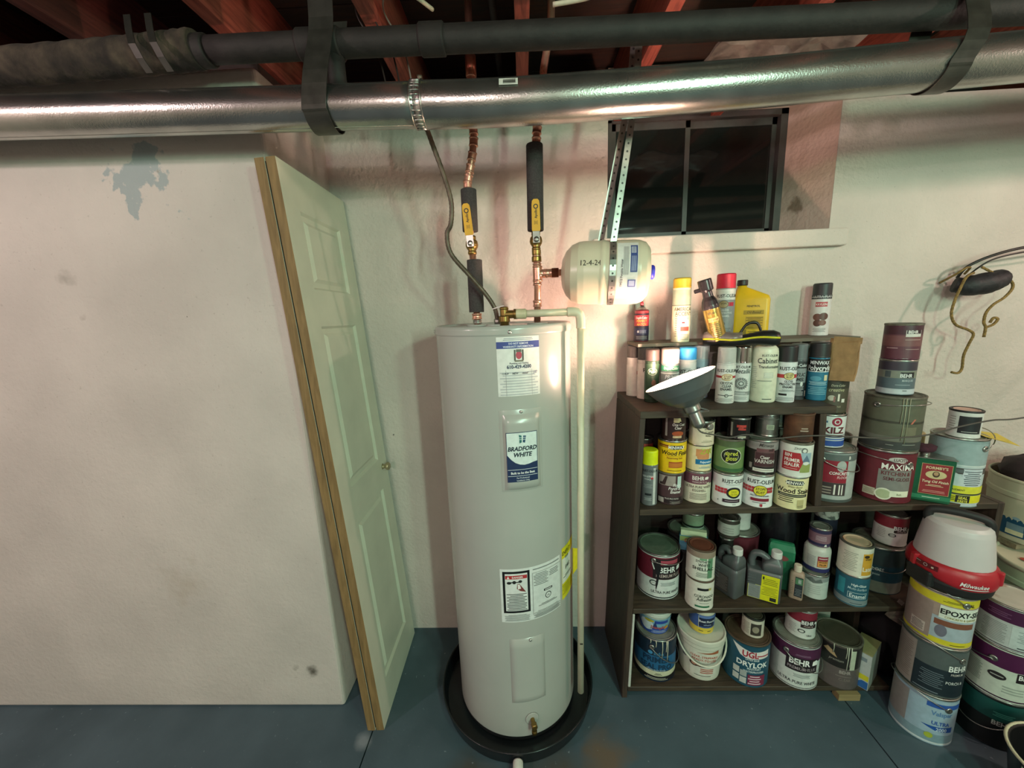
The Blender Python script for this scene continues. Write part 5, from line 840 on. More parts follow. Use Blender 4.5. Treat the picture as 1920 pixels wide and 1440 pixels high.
def jug(x, y, rz, label, lab_els, k=1.):
    t = thing('chemical_jug', label, 'jug', (x, y, L3), rz); gm = mat('grey_jug_plastic', '54595a', .35, 0, .05, 30)
    A = .052*k; D = .033
    b = MB(); b.rings([rr_ring(A-.004, D-.004, 0, .01), rr_ring(A, D, .005, .012), rr_ring(A, D, .105, .012), rr_ring(A, D, .125, .012)], gm, True, True); b.build('body', t)
    # shoulder with neck on the right, hollow grip on the left
    b = MB(); b.rings([rr_ring(.033, D, .120, .012, cx=A-.033), rr_ring(.032, D-.002, .150, .012, cx=A-.033), rr_ring(.026, D-.008, .163, .012, cx=A-.028), rr_ring(.015, .015, .172, .0145, cx=A-.022), rr_ring(.014, .014, .180, .0138, cx=A-.022)], gm); b.build('shoulder', t)
    g = spline([(-A+.015, 0, .118), (-A+.013, 0, .150), (-A+.022, 0, .172), (-A+.042, 0, .176), (A-.045, 0, .160), (A-.032, 0, .140)], 5)
    b = MB(); b.tube(g, [.013]*len(g), gm, 14); b.build('grip', t)
    b = MB()
    for q_ in range(4): b.rbox((-A+.004, -D-.0015, .060+.012*q_), (-A+.03, -D+.002, .066+.012*q_), gm, .001)
    b.build('grip_ribs', t)
    MB().lathe([(.0165, .176), (.0175, .178), (.0175, .200), (.016, .2025)], ink('c9cbc6'), 24, M=Matrix.Translation((A-.022, 0, 0))).build('cap', t)
    if lab_els: print_label(lab_els, flat_map((0, -D-.0004, 0), (1, 0, 0), (0, 0, 1), (0, -1, 0)), t)
    return t
jug(.890, 1.345, face(.89, 1.33)+.08, 'grey plastic jug with white cap and yellow warning label, third shelf', [('r', 2.0, 5.8, 5.6, 10.6, 'd2cf1c'), ('r', -2.9, 3.4, 4.0, 5.6, '9aa09c'), ('r', -2.9, 3.4, 4.2, 5.9, 'b9b94a'), ('r', -2.9, 3.4, 3.9, 5.6, '8b918f'), lines(-2.9, 3.4, 3.4, 5.0, 9, '666b6a'), lines(2.0, 8.6, 4.6, 2.8, 4, '8f8a1a'), lines(2.0, 5.0, 4.8, 3.0, 5, 'a19c1a'), ('r', 3.2, 1.7, 2.0, 1.5, '2a2b20'), ('r', -.2, 9.9, .5, 1.2, '2a2b20'), ('r', 2.0, 3.1, 5, .2, '6b681a')], 1.08)
jug(.775, 1.375, face(.77, 1.36)-.55, 'grey plastic jug with white cap turned sideways, behind the yellow-labelled jug', [('r', -.5, 5, 5, 7, '4a4442'), lines(-.5, 5, 4.4, 6, 10, '6f6866')], .95)
tin('paint_can', 'small can with brown wet-looking lid and blank pale label, behind the grey jugs', .812, 1.468, L3+.19, .0405, .080, '3a3630', [('b', 1.2, 6.0, 'a3aaa0'), lines(0, 3.2, 4, 3, 3, '8b928a')], lid=mat('wet_brown_lid', '4a443c', .25, .3))
tin('paint_can', 'plain dark narrow can hidden behind the grey jugs', .798, 1.450, L3, .0265, .189, '2a2826', lid=oldtin())
# back row, third board: lids just under the middle board
z3 = L3+.0005
tin('paint_can', 'gallon can with pale greenish lid at the back left of the third shelf', .668, 1.515, z3, G_, GH, '3d4644', [('b', .5, 17.8, '46504c')], lid=mat('pale_green_lid', '8b9c88', .45, .3, .1, 20))
tin('paint_can', 'small green and black can on the pale greenish lid, third shelf rear', .695, 1.53, z3+.1885, .043, .075, '7d9478', [('b', 0, 2.2, '1f2420'), ('b', .8, 1.4, '9aa79a')])
# damp absorber box
t = thing('absorber_box', 'pale green and sky blue carton top showing behind the shellac can', 'box', (.640, 1.400, L3+.165), face(.64, 1.40)+.12)
cb = ink('93a98c'); b = MB(); b.box((-.050, -.012, 0), (.050, .012, .062), ink('4f93a8')); b.build('carton', t)
b = MB(); b.box((-.046, -.010, .062), (.046, .010, .085), ink('b7c7a4')); b.build('carton_top', t)
print_label([('r', 0, 5.0, 9.8, 2.0, '8fb06a'), ('t', 'DampRid', .2, 3.6, 2.0, 'a8443c', 2), ('t', 'Rid', 2.6, 3.6, 2.0, 'd8c43a', 2), ('r', 0, 1.6, 9.8, 2.8, '5f9fb5'), lines(1.5, 1.8, 4.5, 1.2, 3, '2d5a78')], flat_map((0, -.0123, 0), (1, 0, 0), (0, 0, 1), (0, -1, 0)), t)
tin('paint_can', 'quart can under the carton, hidden behind the shellac stack', .640, 1.402, L3, .030, .1645, '33302c') if False else tag(MB().box((.595, 1.383, L3+.0005), (.685, 1.430, L3+.1645), ink('2e2b28')).build('storage_box'), 'plain dark box under the pale green carton', 'box')
# silver-lidded maroon gallon seen above the jugs
tin('paint_can', 'maroon gallon can with a white quart on its ringed lid, rear of the third shelf', .880, 1.521, L3, G_-.001, GH, '55202a', [('b', .5, 17.8, '5a242e'), ('t', 'BEHR', -3.4, 14.2, 2.2, 'b9a9a4', 2)])
tin('paint_can', 'white quart can on the maroon gallon, rear of the third shelf', .885, 1.535, L3+.1885, .0475, .11, 'b9bdb8', [('b', .4, 10.4, 'c4c8c2')])
# black bin bag and green bag
def lump(name, label, cat, loc, dims, m, seed, n=18, k=10, rz=0):
    r_ = random.Random(seed); rings = []
    for i in range(k+1):
        ph = PI*i/k; z = -math.cos(ph); rr = math.sin(ph)**.55
        rings.append([Vector((dims[0]*rr*math.cos(2*PI*j/n)*(1+.10*r_.uniform(-1, 1)+.06*math.sin(3*j*2*PI/n+i)), dims[1]*rr*math.sin(2*PI*j/n)*(1+.10*r_.uniform(-1, 1)), dims[2]*(z+1)*(1+(.04*r_.uniform(-1, 1) if 0 < i < k else 0)))) for j in range(n)])
    b = MB(); b.rings(rings, m); t = thing(name, label, cat, loc, rz); b.build('bag', t); return t
lump('plastic_bag', 'black plastic bag stuffed behind the green box on the third shelf', 'bag', (1.035, 1.505, L3+.001), (.064, .066, .17), mat('black_plastic_film', '15161a', .3, 0, .1, 30, .4, 25), 3)
t = thing('green_carton', 'dark green crumpled carton with a faded red oval, third shelf', 'carton', (.990, 1.405, L3), face(.99, 1.4)+.1)
gc = mat('green_carton_print', '1f7350', .6, 0, .12, 20, .3, 30); rr_ = random.Random(11)
b = MB(); rg_ = []
for z, a, c in ((0, .040, .026), (.05, .041, .027), (.11, .042, .027), (.165, .043, .025), (.185, .040, .016), (.19, .034, .006)):
    rg_.append([p+Vector((rr_.uniform(-.0015, .0015), rr_.uniform(-.0015, .0015), 0)) for p in rr_ring(a, c, z, .006, 2)])
b.rings(rg_, gc, smooth=False); b.build('carton_body', t)
print_label([('e', 0, 13.5, 2.2, 1.2, '7a4a44'), ('e', 0, 13.5, 1.8, .9, '8a4a46')], flat_map((0, -.0282, 0), (1, 0, 0), (0, 0, 1), (0, -1, 0)), t)
# tan squeeze bottle
t = thing('squeeze_bottle', 'slim tan plastic bottle with white cap, front of the third shelf', 'bottle', (1.008, 1.335, L3), face(1.0, 1.33))
tb = mat('tan_plastic', 'a08a78', .45, 0, .08, 30)
MB().rings([rr_ring(.021, .015, 0, .008), rr_ring(.023, .017, .004, .009), rr_ring(.023, .017, .100, .009), rr_ring(.020, .014, .109, .009), rr_ring(.010, .010, .114, .0095)], tb).build('body', t)
MB().lathe([(.0125, .113), (.0130, .115), (.0125, .137), (.011, .139)], ink('cfc3ae'), 20).build('cap', t)
print_label([('r', .8, 5.6, 2.4, 8.2, '2a3136'), ('r', .8, 8.0, 2.2, 2.6, '4f7a58'), ('r', 1.0, 8.0, .9, 1.6, '9aa7a0'), ('x', .8, 3.4, 2.0, 3.0, 5, '6b7274'), lines(-1.2, 5, .8, 6, 8, '7d6c5e')], flat_map((0, -.0173, 0), (1, 0, 0), (0, 0, 1), (0, -1, 0)), t)
tin('paint_can', 'whitish paint-smeared pint can with silver lid under the white jar, third shelf', 1.092, 1.362, L3, .0455, .100, 'b3bab2', [('b', .5, 9.4, 'b9c1b9'), ('b', 7.4, 9.4, '8d9290'), ('p', [(-2.5, 7.6), (-.6, 9.0), (.6, 7.8), (2.2, 8.8), (3, 7.2), (0, 6.6)], '5f6663'), lines(.6, 4, 4, 4, 5, 'a3aaa3')])
t = thing('filler_jar', 'white plastic jar with navy base and orange panel on the smeared pint can', 'jar', (1.106, 1.378, L3+.1005), face(1.1, 1.38))
jm = mat('white_jar_plastic', 'bdbfb6', .4, 0, .05)
MB().lathe([(.040, 0), (.042, .003), (.042, .076), (.041, .084), (.036, .094), (.030, .098)], jm, 36).build('body', t)
print_label([('b', 0, 1.6, '2b2c5c'), ('r', 2.2, 4.4, 3.6, 4.4, '8f3240'), ('r', 2.2, 3.6, 3.3, 2.4, 'cf8f4c'), ('t', 'WOOD', 2.2, 4.0, 1.0, '3a2a1c', 2), ('t', 'FILLER', 2.2, 2.9, 1.0, '3a2a1c', 2), lines(2.2, 5.8, 2.8, .6, 1, 'e2d6cf'), lines(-1.6, 4.0, 2.8, 5, 9, '8d9090')], cyl_map(.042), t)
tin('paint_can', 'small purple-banded can with shiny lid on the white jar', 1.110, 1.380, L3+.1987, .0345, .075, '5c4a5e', [('b', 5.6, 6.8, '2c2848'), ('b', .4, 1.6, '2c2848'), ('b', 1.6, 5.4, '7a5a66'), lines(.6, 3.6, 3.4, 2, 4, 'b09aa2'), ('p', [(1.6, .4), (2.6, .4), (2.4, 1.4), (1.9, 1.2)], 'd0d3ce')])
t = thing('mottled_jar', 'tall dark navy jar with mottled white top, third shelf, behind the purple can', 'jar', (1.215, 1.49, L3))
MB().lathe([(.036, 0), (.038, .004), (.038, .25)], ink('1a1f2e'), 28).build('body', t)
MB().lathe([(.039, .25), (.0395, .252), (.0395, .33), (.036, .335)], mat('mottled_white', 'a9b0a6', .6, 0, .1, 40, wear=('4d5450', 60, .52)), 28).build('mottled_top', t)
q('paint_can', 'teal gloss-enamel quart can at the bottom of the stack right of the white jar', 1.207, 1.328, L3, '2a5b6c', [('b', .5, 11.5, '285a6c'), ('b', 0, 2.6, '7a878a'), ('r', -3, 7, 2.4, 6, '2f8a98'), ('t', 'High-Gloss', 2.2, 8.2, 1.3, 'd5dfe0', 2, .1), ('t', 'Multi-Surface', 2.0, 6.7, 1.4, 'a9c0c6', 1, .1), ('r', 2.2, 4.4, 6.0, 2.4, 'b9ccd0'), ('r', 2.2, 4.4, 5.7, 2.1, '2a5b6c'), ('t', 'Enamel', 2.2, 3.6, 2.2, 'dfe8e8', 1), lines(2, 1.2, 3.6, .5, 1, '33474e')])
q('paint_can', 'cream latex quart can with orange side panel and rusty lid, on the teal quart', 1.203, 1.326, L3+.1225, 'd2cdbc', [('b', .5, 11.4, 'd6d1c1'), lines(-1.2, 5.6, 4.2, 7.4, 11, 'a5a294'), ('r', 4.4, 5.2, 4.0, 8.6, 'd09a34'), ('e', 3.6, 8.4, .9, .6, '3a2c1a'), ('t', 'SPRED', 4.2, 7.0, 1.0, '3a2c1a', 2), ('t', 'Latex', 4.6, 2.6, 2.4, 'ece4cc', 2)], lid=mat('cream_rusty_lid', 'c9b294', .5, .1, .05, 20, wear=('a8643c', 14, .52)), rim=ink('4a4a42'))
tin('paint_can', 'dark teal high-gloss gallon can at the right end of the third shelf', 1.368, 1.418, L3, G_, GH, '25363a', [('b', .5, 17.8, '2a3a3c'), ('b', .5, 5.0, '6b7266'), ('b', 5.0, 11.6, '1a3e48'), ('t', 'HIGH-GLOSS', -1.6, 9.4, 1.9, 'c3cdca', 1), ('t', 'Multi-Purpose', -1.4, 7.6, 1.4, '9fb0ae', 1), lines(-3, 14, 4, 2.4, 3, '4a5a5a')], lid=oldtin(), bailz=(.15, 30, .05))
q('paint_can', 'white and crimson quart can with black name plate, right end of the third shelf', 1.393, 1.405, L3+.1905, 'c4c3bc', [('b', .4, 11.4, 'c9c8c2'), ('b', 7.2, 11.5, '7c2430'), ('r', 3.4, 6.8, 4.6, 2.6, '2a1f1f'), ('t', 'BEHR', 3.0, 6.6, 2.2, 'e8e6e2', 2), ('t', 'PREMIUM', 3.4, 5.7, .9, '9a8f8a', 1), ('e', .8, 4.4, 1.1, .7, '2a2c2c'), ('e', .8, 4.4, .8, .45, 'c9c8c2'), ('r', .8, 4.4, 1.8, .2, '2a2c2c'), lines(-2.4, 4.6, 2.6, 4, 6, 'a09f98')])
# ---- bottom board
tin('paint_can', 'dark blue primer gallon can with cream drips, left end of the bottom shelf', .4985, 1.380, B4, G_, GH, '16293c', [('b', .3, 17.8, '15283a'), ('b', 0, 2.6, '14161a'), ('b', 2.6, 4.8, 'c6c8aa'), ('b', 5.2, 11.8, '235d86'), ('t', 'Insl-x', 1.6, 12.2, 2.2, '3f86b0', 2), ('e', -1.6, 13.0, .9, .8, '3f86b0'), ('t', 'PRIMER', .8, 8.9, 3.4, '13324c', 3, 0, .95), ('t', 'SEAL PRO', .8, 5.7, 3.2, '13324c', 3, 0, .9), ('t', 'STAIN-BLOCKING', .8, 4.9, 1.1, 'a9bcc6', 1), lines(1.6, 3.5, 3, 1.0, 2, '3a3a30'), lines(1, 1.4, 9, 1.2, 2, 'a9ab9c')], drips=((.35, 'c9cbb4', .075), (.55, 'c9cbb4', .05), (.62, 'c9cbb4', .09), (-.2, 'c9cbb4', .018), (.05, 'c9cbb4', .03)), bailz=(.155, 82, .08))
t = thing('absorber_tub', 'blue and white moisture absorber tub on the dark blue gallon can', 'tub', (.494, 1.385, B4+.1885), face(.49, 1.385))
MB().lathe([(.050, 0), (.052, .003), (.0625, .078), (.064, .083), (.0655, .084), (.0655, .098), (.063, .1), (.02, .1)], mat('white_tub', 'c3cbc0', .4, 0, .04), 40).build('tub', t)
print_label([('b', .4, 7.6, '6fa0b8'), ('b', .4, 3.4, '26489a'), ('e', -2.6, 4.2, 2.4, 2.6, 'c9d6dc'), ('r', 2.6, 6.2, 4.8, 1.4, '24449a'), ('e', -1.6, 6.5, 1.6, .7, 'b5a83a'), ('p', [(-.6, 3.4), (1.2, 3.4), (.4, 6.6)], '24386b'), ('t', 'DampRid', 1.8, 3.0, 1.9, 'b8503c', 2), ('r', 4.6, 3.4, 1.8, 1.4, 'c9a83a'), lines(2, 1.6, 6, 1.4, 3, '9fb0d0')], cyl_map(.053, 0, .137), t)
# white pail with bail
t = thing('stripper_pail', 'white plastic pail with slack white handle, bottom shelf', 'pail', (.680, 1.378, B4), face(.68, 1.37))
pm = mat('white_pail_plastic', 'c9cbbb', .45, 0, .05, 15)
MB().lathe([(.070, .001), (.073, 0), (.075, .003), (.086, .150), (.0875, .150), (.088, .168), (.0905, .169), (.0905, .186), (.089, .1895), (.085, .190), (.083, .186), (.02, .1855)], pm, 48).build('pail_body', t)
print_label([('r', 1.8, 7.8, 9.6, 12.0, 'cfd0c2'), ('p', [(-1, 13.4), (6.6, 13.4), (6.6, 15), (4, 14.2)], '9c5a38'), ('r', -5.2, 9.6, 1.6, 2.0, '55585a'), ('t', 'CLEAR, STRIPPABLE', 1.8, 11.2, 1.35, 'b0503c', 2), ('t', 'READY-TO-USE', 1.8, 9.6, 1.5, 'b0503c', 2), ('e', -1.5, 7.8, 1.6, 1.3, '33261f'), ('e', -1.4, 7.8, 1.1, .8, 'c08a70'), ('r', 2.6, 7.1, 7.2, .5, '33261f'), ('r', 3.0, 7.4, 6.8, .3, 'c08a70'), lines(3, 5.0, 4.6, 2.6, 3, 'b0503c'), lines(1.6, 2.6, 6, .5, 1, '3f4240')], cyl_map(.0755, 0, .072), t)
hb = MB(); hp = [(.0925*math.cos(a), -.0925*abs(math.sin(a))*1.12, .158-.062*math.sin(a)) for a in [PI*k/20 for k in range(21)]]; hb.tube(hp, .0034, pm, 10); o = hb.build('bail_handle', t); o.rotation_euler.z = .25
t = thing('compound_tub', 'blue and yellow plastic tub on the lid of the white pail', 'tub', (.678, 1.372, B4+.1905), face(.68, 1.37))
MB().lathe([(.041, 0), (.043, .003), (.048, .092), (.050, .093), (.0505, .108), (.048, .11), (.02, .11)], mat('cream_tub', 'd3d2bd', .4, 0, .03), 36).build('tub', t)
print_label([('b', .4, 8.8, 'd0b940'), ('b', 3.0, 8.8, '3a5590'), ('r', 2.0, 5.8, 5.6, 4.4, '17233f'), ('r', 2.0, 8.1, 5.6, 1.2, '5d78ae'), ('t', 'Sheet Flooring', 2.2, 5.6, 1.35, 'e0e4ea', 2), ('t', 'adhesive', 2.2, 4.2, 1.0, '9fb0cf', 1), ('r', -.9, 5.6, .15, 5.6, 'c9c9b0'), lines(0, 1.6, 1.6, .6, 1, '3a3a2a'), lines(3, 1.6, 1.4, .6, 1, '3a3a2a')], cyl_map(.0436, 0, .054), t)
tin('paint_can', 'teal waterproofer gallon can with red letters on white arc, bottom shelf', .852, 1.355, B4, G_, GH, '1d4a5c', [('b', .3, 17.8, '1d4c60'), ('p', [(-4.6, 17.6), (-1.6, 13.4), (.4, 12.6), (9, 13.2), (9, 16.6), (2, 15.8)], 'd9d6d2'), ('t', 'UGL', 1.8, 13.3, 3.6, 'a02034', 3), ('r', 6.6, 14.2, 5, .5, 'a02034'), ('t', 'LATEX BASE', 2.6, 11.9, 1.1, 'd5dfe0', 2), ('t', 'DRYLOK', 2.8, 9.1, 3.0, 'e4e9e6', 3, 0, .95), ('t', 'MASONRY', 3.4, 7.9, 1.3, 'c6d3d4', 2), ('t', 'WATERPROOFER', 3.4, 6.6, 1.2, 'c6d3d4', 2), ('r', -2.6, 6.4, 2.2, 2.6, 'b9bdb8'), ('r', -2.6, 3.2, 2.2, 2.6, 'b9bdb8'), ('r', -.1, 5.6, 2.2, 2.6, '9fa7a4'), ('r', -.1, 2.6, 2.2, 2.6, 'b9bdb8'), ('r', 4.6, 3.4, 6.4, 4.6, '7a2a44'), lines(3.9, 3.4, 4.6, 4.2, 4, 'd0b8c0')], lid=mat('brown_stained_lid', '5c4c3c', .4, .3, .2, 20), rim=mat('brown_rim', '5a4a3c'))
tin('paint_can', 'small can with black lid and cream label on the waterproofer gallon', .868, 1.350, B4+.1865, .0385, .082, 'bdb9a8', [('b', .3, 7.2, 'c4c0b0'), ('r', 1.4, 3.6, 3.8, 5.0, '3a352e'), ('e', 1.2, 3.6, 1.2, 1.4, '8d8674'), lines(-2.2, 3.6, 2.4, 5, 8, '8b8779')], lid=mat('dark_olive_lid', '4f4c3e', .35, .2), rim=ink('1a1a18'))
tin('paint_can', 'plum and white gallon can with large white lettering, middle of the bottom shelf', 1.0375, 1.346, B4, G_, GH, 'c4cbc6', [('b', .6, 17.8, 'cbd1cb'), ('b', 0, .8, '2a1f2a'), ('b', 12.2, 17.9, '4c2040'), ('r', 3.2, 10.6, 11.0, 6.0, '231a20'), ('t', 'BEHR', 2.0, 10.6, 3.5, 'eef0ec', 3), ('p', [(6.4, 10.8), (8.6, 10.8), (8.9, 12.2), (8.2, 13.0), (6.6, 12.6)], 'eef0ec'), ('t', 'PREMIUM PLUS', 3.0, 8.4, 1.8, 'a09498', 1), lines(3, 14.8, 5, .8, 2, '8a6a84'), lines(3.2, 5.8, 5.6, 1.6, 3, '8b9090'), ('t', 'ULTRA PURE WHITE', 2.0, 2.2, 1.8, '3a4044', 1)], bailz=(.15, 72, .07))
q('paint_can', 'white and red quart can on the plum and white gallon, bottom shelf', 1.053, 1.352, B4+.1885, 'c4c9c2', [('b', .4, 11.2, 'cacec8'), ('b', 6.9, 11.3, '7c2232'), ('r', 3.0, 6.5, 5.6, 3.4, '2a1c1e'), ('t', 'BEHR', 2.4, 6.3, 2.2, 'eceae6', 2), ('p', [(4.9, 6.5), (5.9, 6.5), (6.0, 7.2), (5.2, 7.6)], 'eceae6'), ('t', 'PREMIUM', 2.8, 5.2, 1.0, 'a0908c', 1), ('e', .6, 3.3, 1.2, .8, '2c2e2e'), ('e', .6, 3.3, .8, .5, 'cacec8'), lines(-2.4, 3.6, 2.6, 4, 6, 'a5a8a2'), ('t', 'Ultra', 3.2, 1.4, 1.1, '4a4a4a', 1)])
tin('paint_can', 'dark stained gallon can with drips and faded brown lower half, right on the bottom shelf', 1.1925, 1.338, B4, .0745, GH, '4b4340', [('b', .3, 9.2, '5c5250'), ('b', 9.2, 17.8, '1e1c1a'), ('p', [(-2.5, 16.6), (-.6, 15.4), (.6, 13.2), (-1.6, 14.0), (-3.8, 15.2)], 'a98f6c'), ('t', 'premium', .4, 11.8, 1.5, '8d8a80', 1, .2), ('r', 5.6, 13.2, 1.8, 8.4, 'b7bda6'), ('t', 'BEHR', 3.4, 7.0, 1.9, 'a59c96', 2), lines(3.2, 5.8, 5, .6, 1, '7d726c'), ('t', 'CLEAR', 3.6, 3.9, 1.6, '7d726c', 1)], lid=mat('dark_olive_lid', '4f4c3e', .3, .3), rim=oldtin(), drips=((.5, 'c4c9b6', .10), (.42, 'b3b8a4', .05), (-.1, 'a9ac98', .04), (.62, 'c4c9b6', .085)))
t = thing('slim_carton', 'upright white, yellow and blue printed carton at the right end of the bottom shelf', 'carton', (1.288, 1.318, B4), face(1.29, 1.3)-.16)
MB().box((-.030, -.055, 0), (.030, .055, .150), ink('8d9088')).build('carton', t); MB().box((-.030, -.055, .1502), (.030, .055, .153), ink('9a9468')).build('carton_top', t)
print_label([('r', 0, 7.5, 5.9, 14.9, 'b5bcb9'), ('r', -2.6, 7.5, .7, 14.9, '3a4048'), ('r', .4, 12.4, 2.6, 1.6, '7d8a90'), ('r', .5, 4.9, 4.6, 2.2, 'c9c22c'), ('p', [(-2.2, .2), (2.8, .2), (2.8, 3.4), (1.0, 3.4)], '2c5f9e')], flat_map((0, -.0553, 0), (1, 0, 0), (0, 0, 1), (0, -1, 0)), t)
t = thing('white_carton', 'pale carton standing at the back of the bottom shelf, seen above the dark stained can', 'carton', (1.225, 1.50, B4), face(1.225, 1.5))
MB().box((-.052, -.03, 0), (.05, .03, .318), ink('a9b3a2')).build('carton', t)
print_label([('r', -1.6, 26, .8, 10, '4a5244'), ('r', 3.0, 26, .3, 10, '4a5244')], flat_map((0, -.0303, 0), (1, 0, 0), (0, 0, 1), (0, -1, 0)), t)
lump('cloth_bundle', 'black cloth bundle stuffed at the right end of the bottom shelf behind the floor stack', 'cloth', (1.46, 1.42, .001), (.085, .10, .13), mat('black_cloth', '141416', .9, 0, .2, 30, .6, 30), 6)
bm_ = MB(); bm_.box((-.26, -.01, -.04), (.20, .01, .04), wood('dirty_board', '4f463e', '6b6056', 'X'), Matrix.Rotation(.60, 4, 'Y')); o = bm_.build('leaning_board', None, (1.52, 1.285-.0, .262)); tag(o, 'dirty grey-brown board leaning down between the bottom shelf and the floor stack', 'board')
o.location = (1.56, 1.295, .235)

# ---- floor stacks at the right
sx, sy = 1.387, 1.190
tin('paint_can', 'pale blue ceiling-paint gallon can at the foot of the front floor stack', sx, sy, 0, G_, GH, '8fa6b4', [('b', .3, 17.8, '9ab2c2'), ('b', .3, 1.2, 'c9d2d4'), ('r', -7.4, 9.4, 8.0, 15.5, '8f8a88'), lines(-7.4, 2.6, 1.6, 1.2, 4, '5a5656'), ('b', 1.2, 4.4, '7d99a4'), ('r', 6.0, 15.8, 10, 1.8, '2c56a4'), ('t', 'Valspar', 5.2, 12.0, 2.4, '5c86b4', 2), ('p', [(.4, 7.4), (9, 7.8), (9, 5.6), (4, 6.0)], '1f4f9a'), ('t', 'ULTRA', 5.2, 8.3, 2.0, '2c5aa8', 2), ('t', '2000', 5.6, 6.0, 1.9, 'c9d8e4', 2), ('e', 2.6, 3.6, 1.1, 1.1, 'a3b03a')], bailz=(.148, -42, -.05))
tin('paint_can', 'slate grey and navy gallon can in the middle of the front floor stack', sx+.004, sy+.004, GH, G_, GH, '4a5354', [('b', .3, 17.8, '525a5a'), ('b', .3, 10.6, '1c2830'), ('r', -7.4, 9.0, 7.6, 17, '948a84'), lines(-7.6, 9.0, 6.6, 14, 18, '7d746e'), ('t', 'BEHR', 7.2, 10.6, 3.0, 'e0e2de', 2), ('t', 'PREMIUM', 7.2, 9.0, 1.2, 'b9b4b0', 1), ('t', 'PORCH &', 6.8, 5.6, 1.5, 'cfd2d0', 1), lines(.9, 6.0, 5.6, 6.0, 8, '5c6870'), lines(0, 1.2, 6, .8, 1, '6b7780')], bailz=(.148, -32, -.06))
tin('paint_can', 'epoxy gallon can with yellow rim bands under the red lantern', sx+.008, sy+.008, 2*GH, G_, GH, 'a59286', [('b', .3, 17.8, 'a08a80'), ('b', 15.0, 17.9, 'cdbf2c'), ('b', .3, 2.4, 'cdbf2c'), ('r', -6.2, 8, 9.6, 13, '94817a'), ('r', -4.6, 4.2, 4.0, 3.6, 'c0b4ac'), lines(-4.6, 4.2, 3.4, 3.0, 6, '4f4844'), ('r', 4.6, 6.4, 12, 8.0, '9fabb4'), ('r', 4.2, 8.4, 10, 2.0, '7a4a38'), ('e', 1.0, 5.4, 1.4, 2.2, '6b6a78'), ('r', 5.2, 12.4, 10.4, 4.6, 'd3d8cc'), ('t', 'EPOXY-SEAL', 6.4, 11.8, 2.5, '171a18', 3, 0, .9), ('t', 'CONCRETE & GARAGE', 5.4, 10.5, 1.0, '8a7c1c', 2), ('t', 'SEAL', 6.8, 15.6, 1.6, '2a2a18', 2), lines(3.4, 16.4, 6, .8, 2, '55501c'), lines(5.5, 1.2, 4, .5, 1, '55501c')], bailz=(.162, -48, -.06))
# red site lantern
t = thing('work_lantern', 'red and black cordless work lantern with frosted dome, standing on the epoxy can', 'lantern', (1.400, 1.196, 3*GH), face(1.4, 1.19))
lr = mat('lantern_red', 'a81f2a', .4, 0, .04, 10); lk = mat('lantern_black', '1a191a', .6, 0, .08, 40); lw = mat('frosted_dome', 'c3bcbc', .35, 0, .03, 10)
b = MB(); b.lathe([(.078, 0), (.090, .004), (.098, .016), (.101, .036), (.098, .052)], lk, 40); b.build('base', t)
b = MB(); n = 48; prof = [(.097, .034), (.103, .040), (.107, .056), (.106, .078), (.101, .094), (.094, .101), (.090, .102)]
rg_ = []
for r, z in prof:
    rg_.append([Vector((r*math.cos(2*PI*k/n), r*math.sin(2*PI*k/n), z+(.022*max(0, math.cos(2*PI*k/n-1.18*PI))**2 if z < .05 else 0))) for k in range(n)])
b.rings(rg_, lr, False, True); b.build('red_housing', t)
b = MB(); b.lathe([(.0925, .100), (.092, .104), (.088, .14), (.079, .205), (.075, .220), (.066, .229), (.04, .232)], lw, 32); b.build('frosted_dome', t)
hp = spline([(-.064, -.014, .208), (-.068, -.014, .232), (-.056, -.012, .250), (0, -.004, .256), (.052, .006, .249), (.066, .010, .232), (.064, .012, .210)], 5)
b = MB(); b.tube(hp, .0125, lk, 14); b.build('carry_handle', t)
for a in (-2.45, -.15):
    M1 = Matrix.Rotation(a, 4, 'Z'); b = MB(); b.rbox((.088, -.010, .056), (.111, .010, .100), lr, .005, M1); b.build('housing_rib', t)
print_label([('p', [(3.0, 4.6), (9.8, 4.9), (9.4, 5.15), (3.2, 4.95)], 'c9c0c0'), ('t', 'Milwaukee', 6.0, 5.5, 1.9, 'd9cfcf', 2, .25, .85)], cyl_map(.1075), t, 'brand_script')
print_label([('r', -5.2, 8.4, 5.8, 1.7, '5c141c'), ('e', -5.4, 8.4, .55, .55, 'b9a9a9'), ('e', -5.4, 8.4, .38, .38, '5c141c'), ('r', -3.6, 8.3, .6, .55, 'c9b9a9'), ('r', -7.4, 8.8, 1.4, .2, 'b9a9a9')], cyl_map(.1075), t, 'control_panel')
b = MB(); M1 = Matrix.Rotation(-.62, 4, 'Z'); b.rbox((-.040, -.112, .012), (.034, -.080, .064), lk, .008, M1); b.build('battery_bay', t)
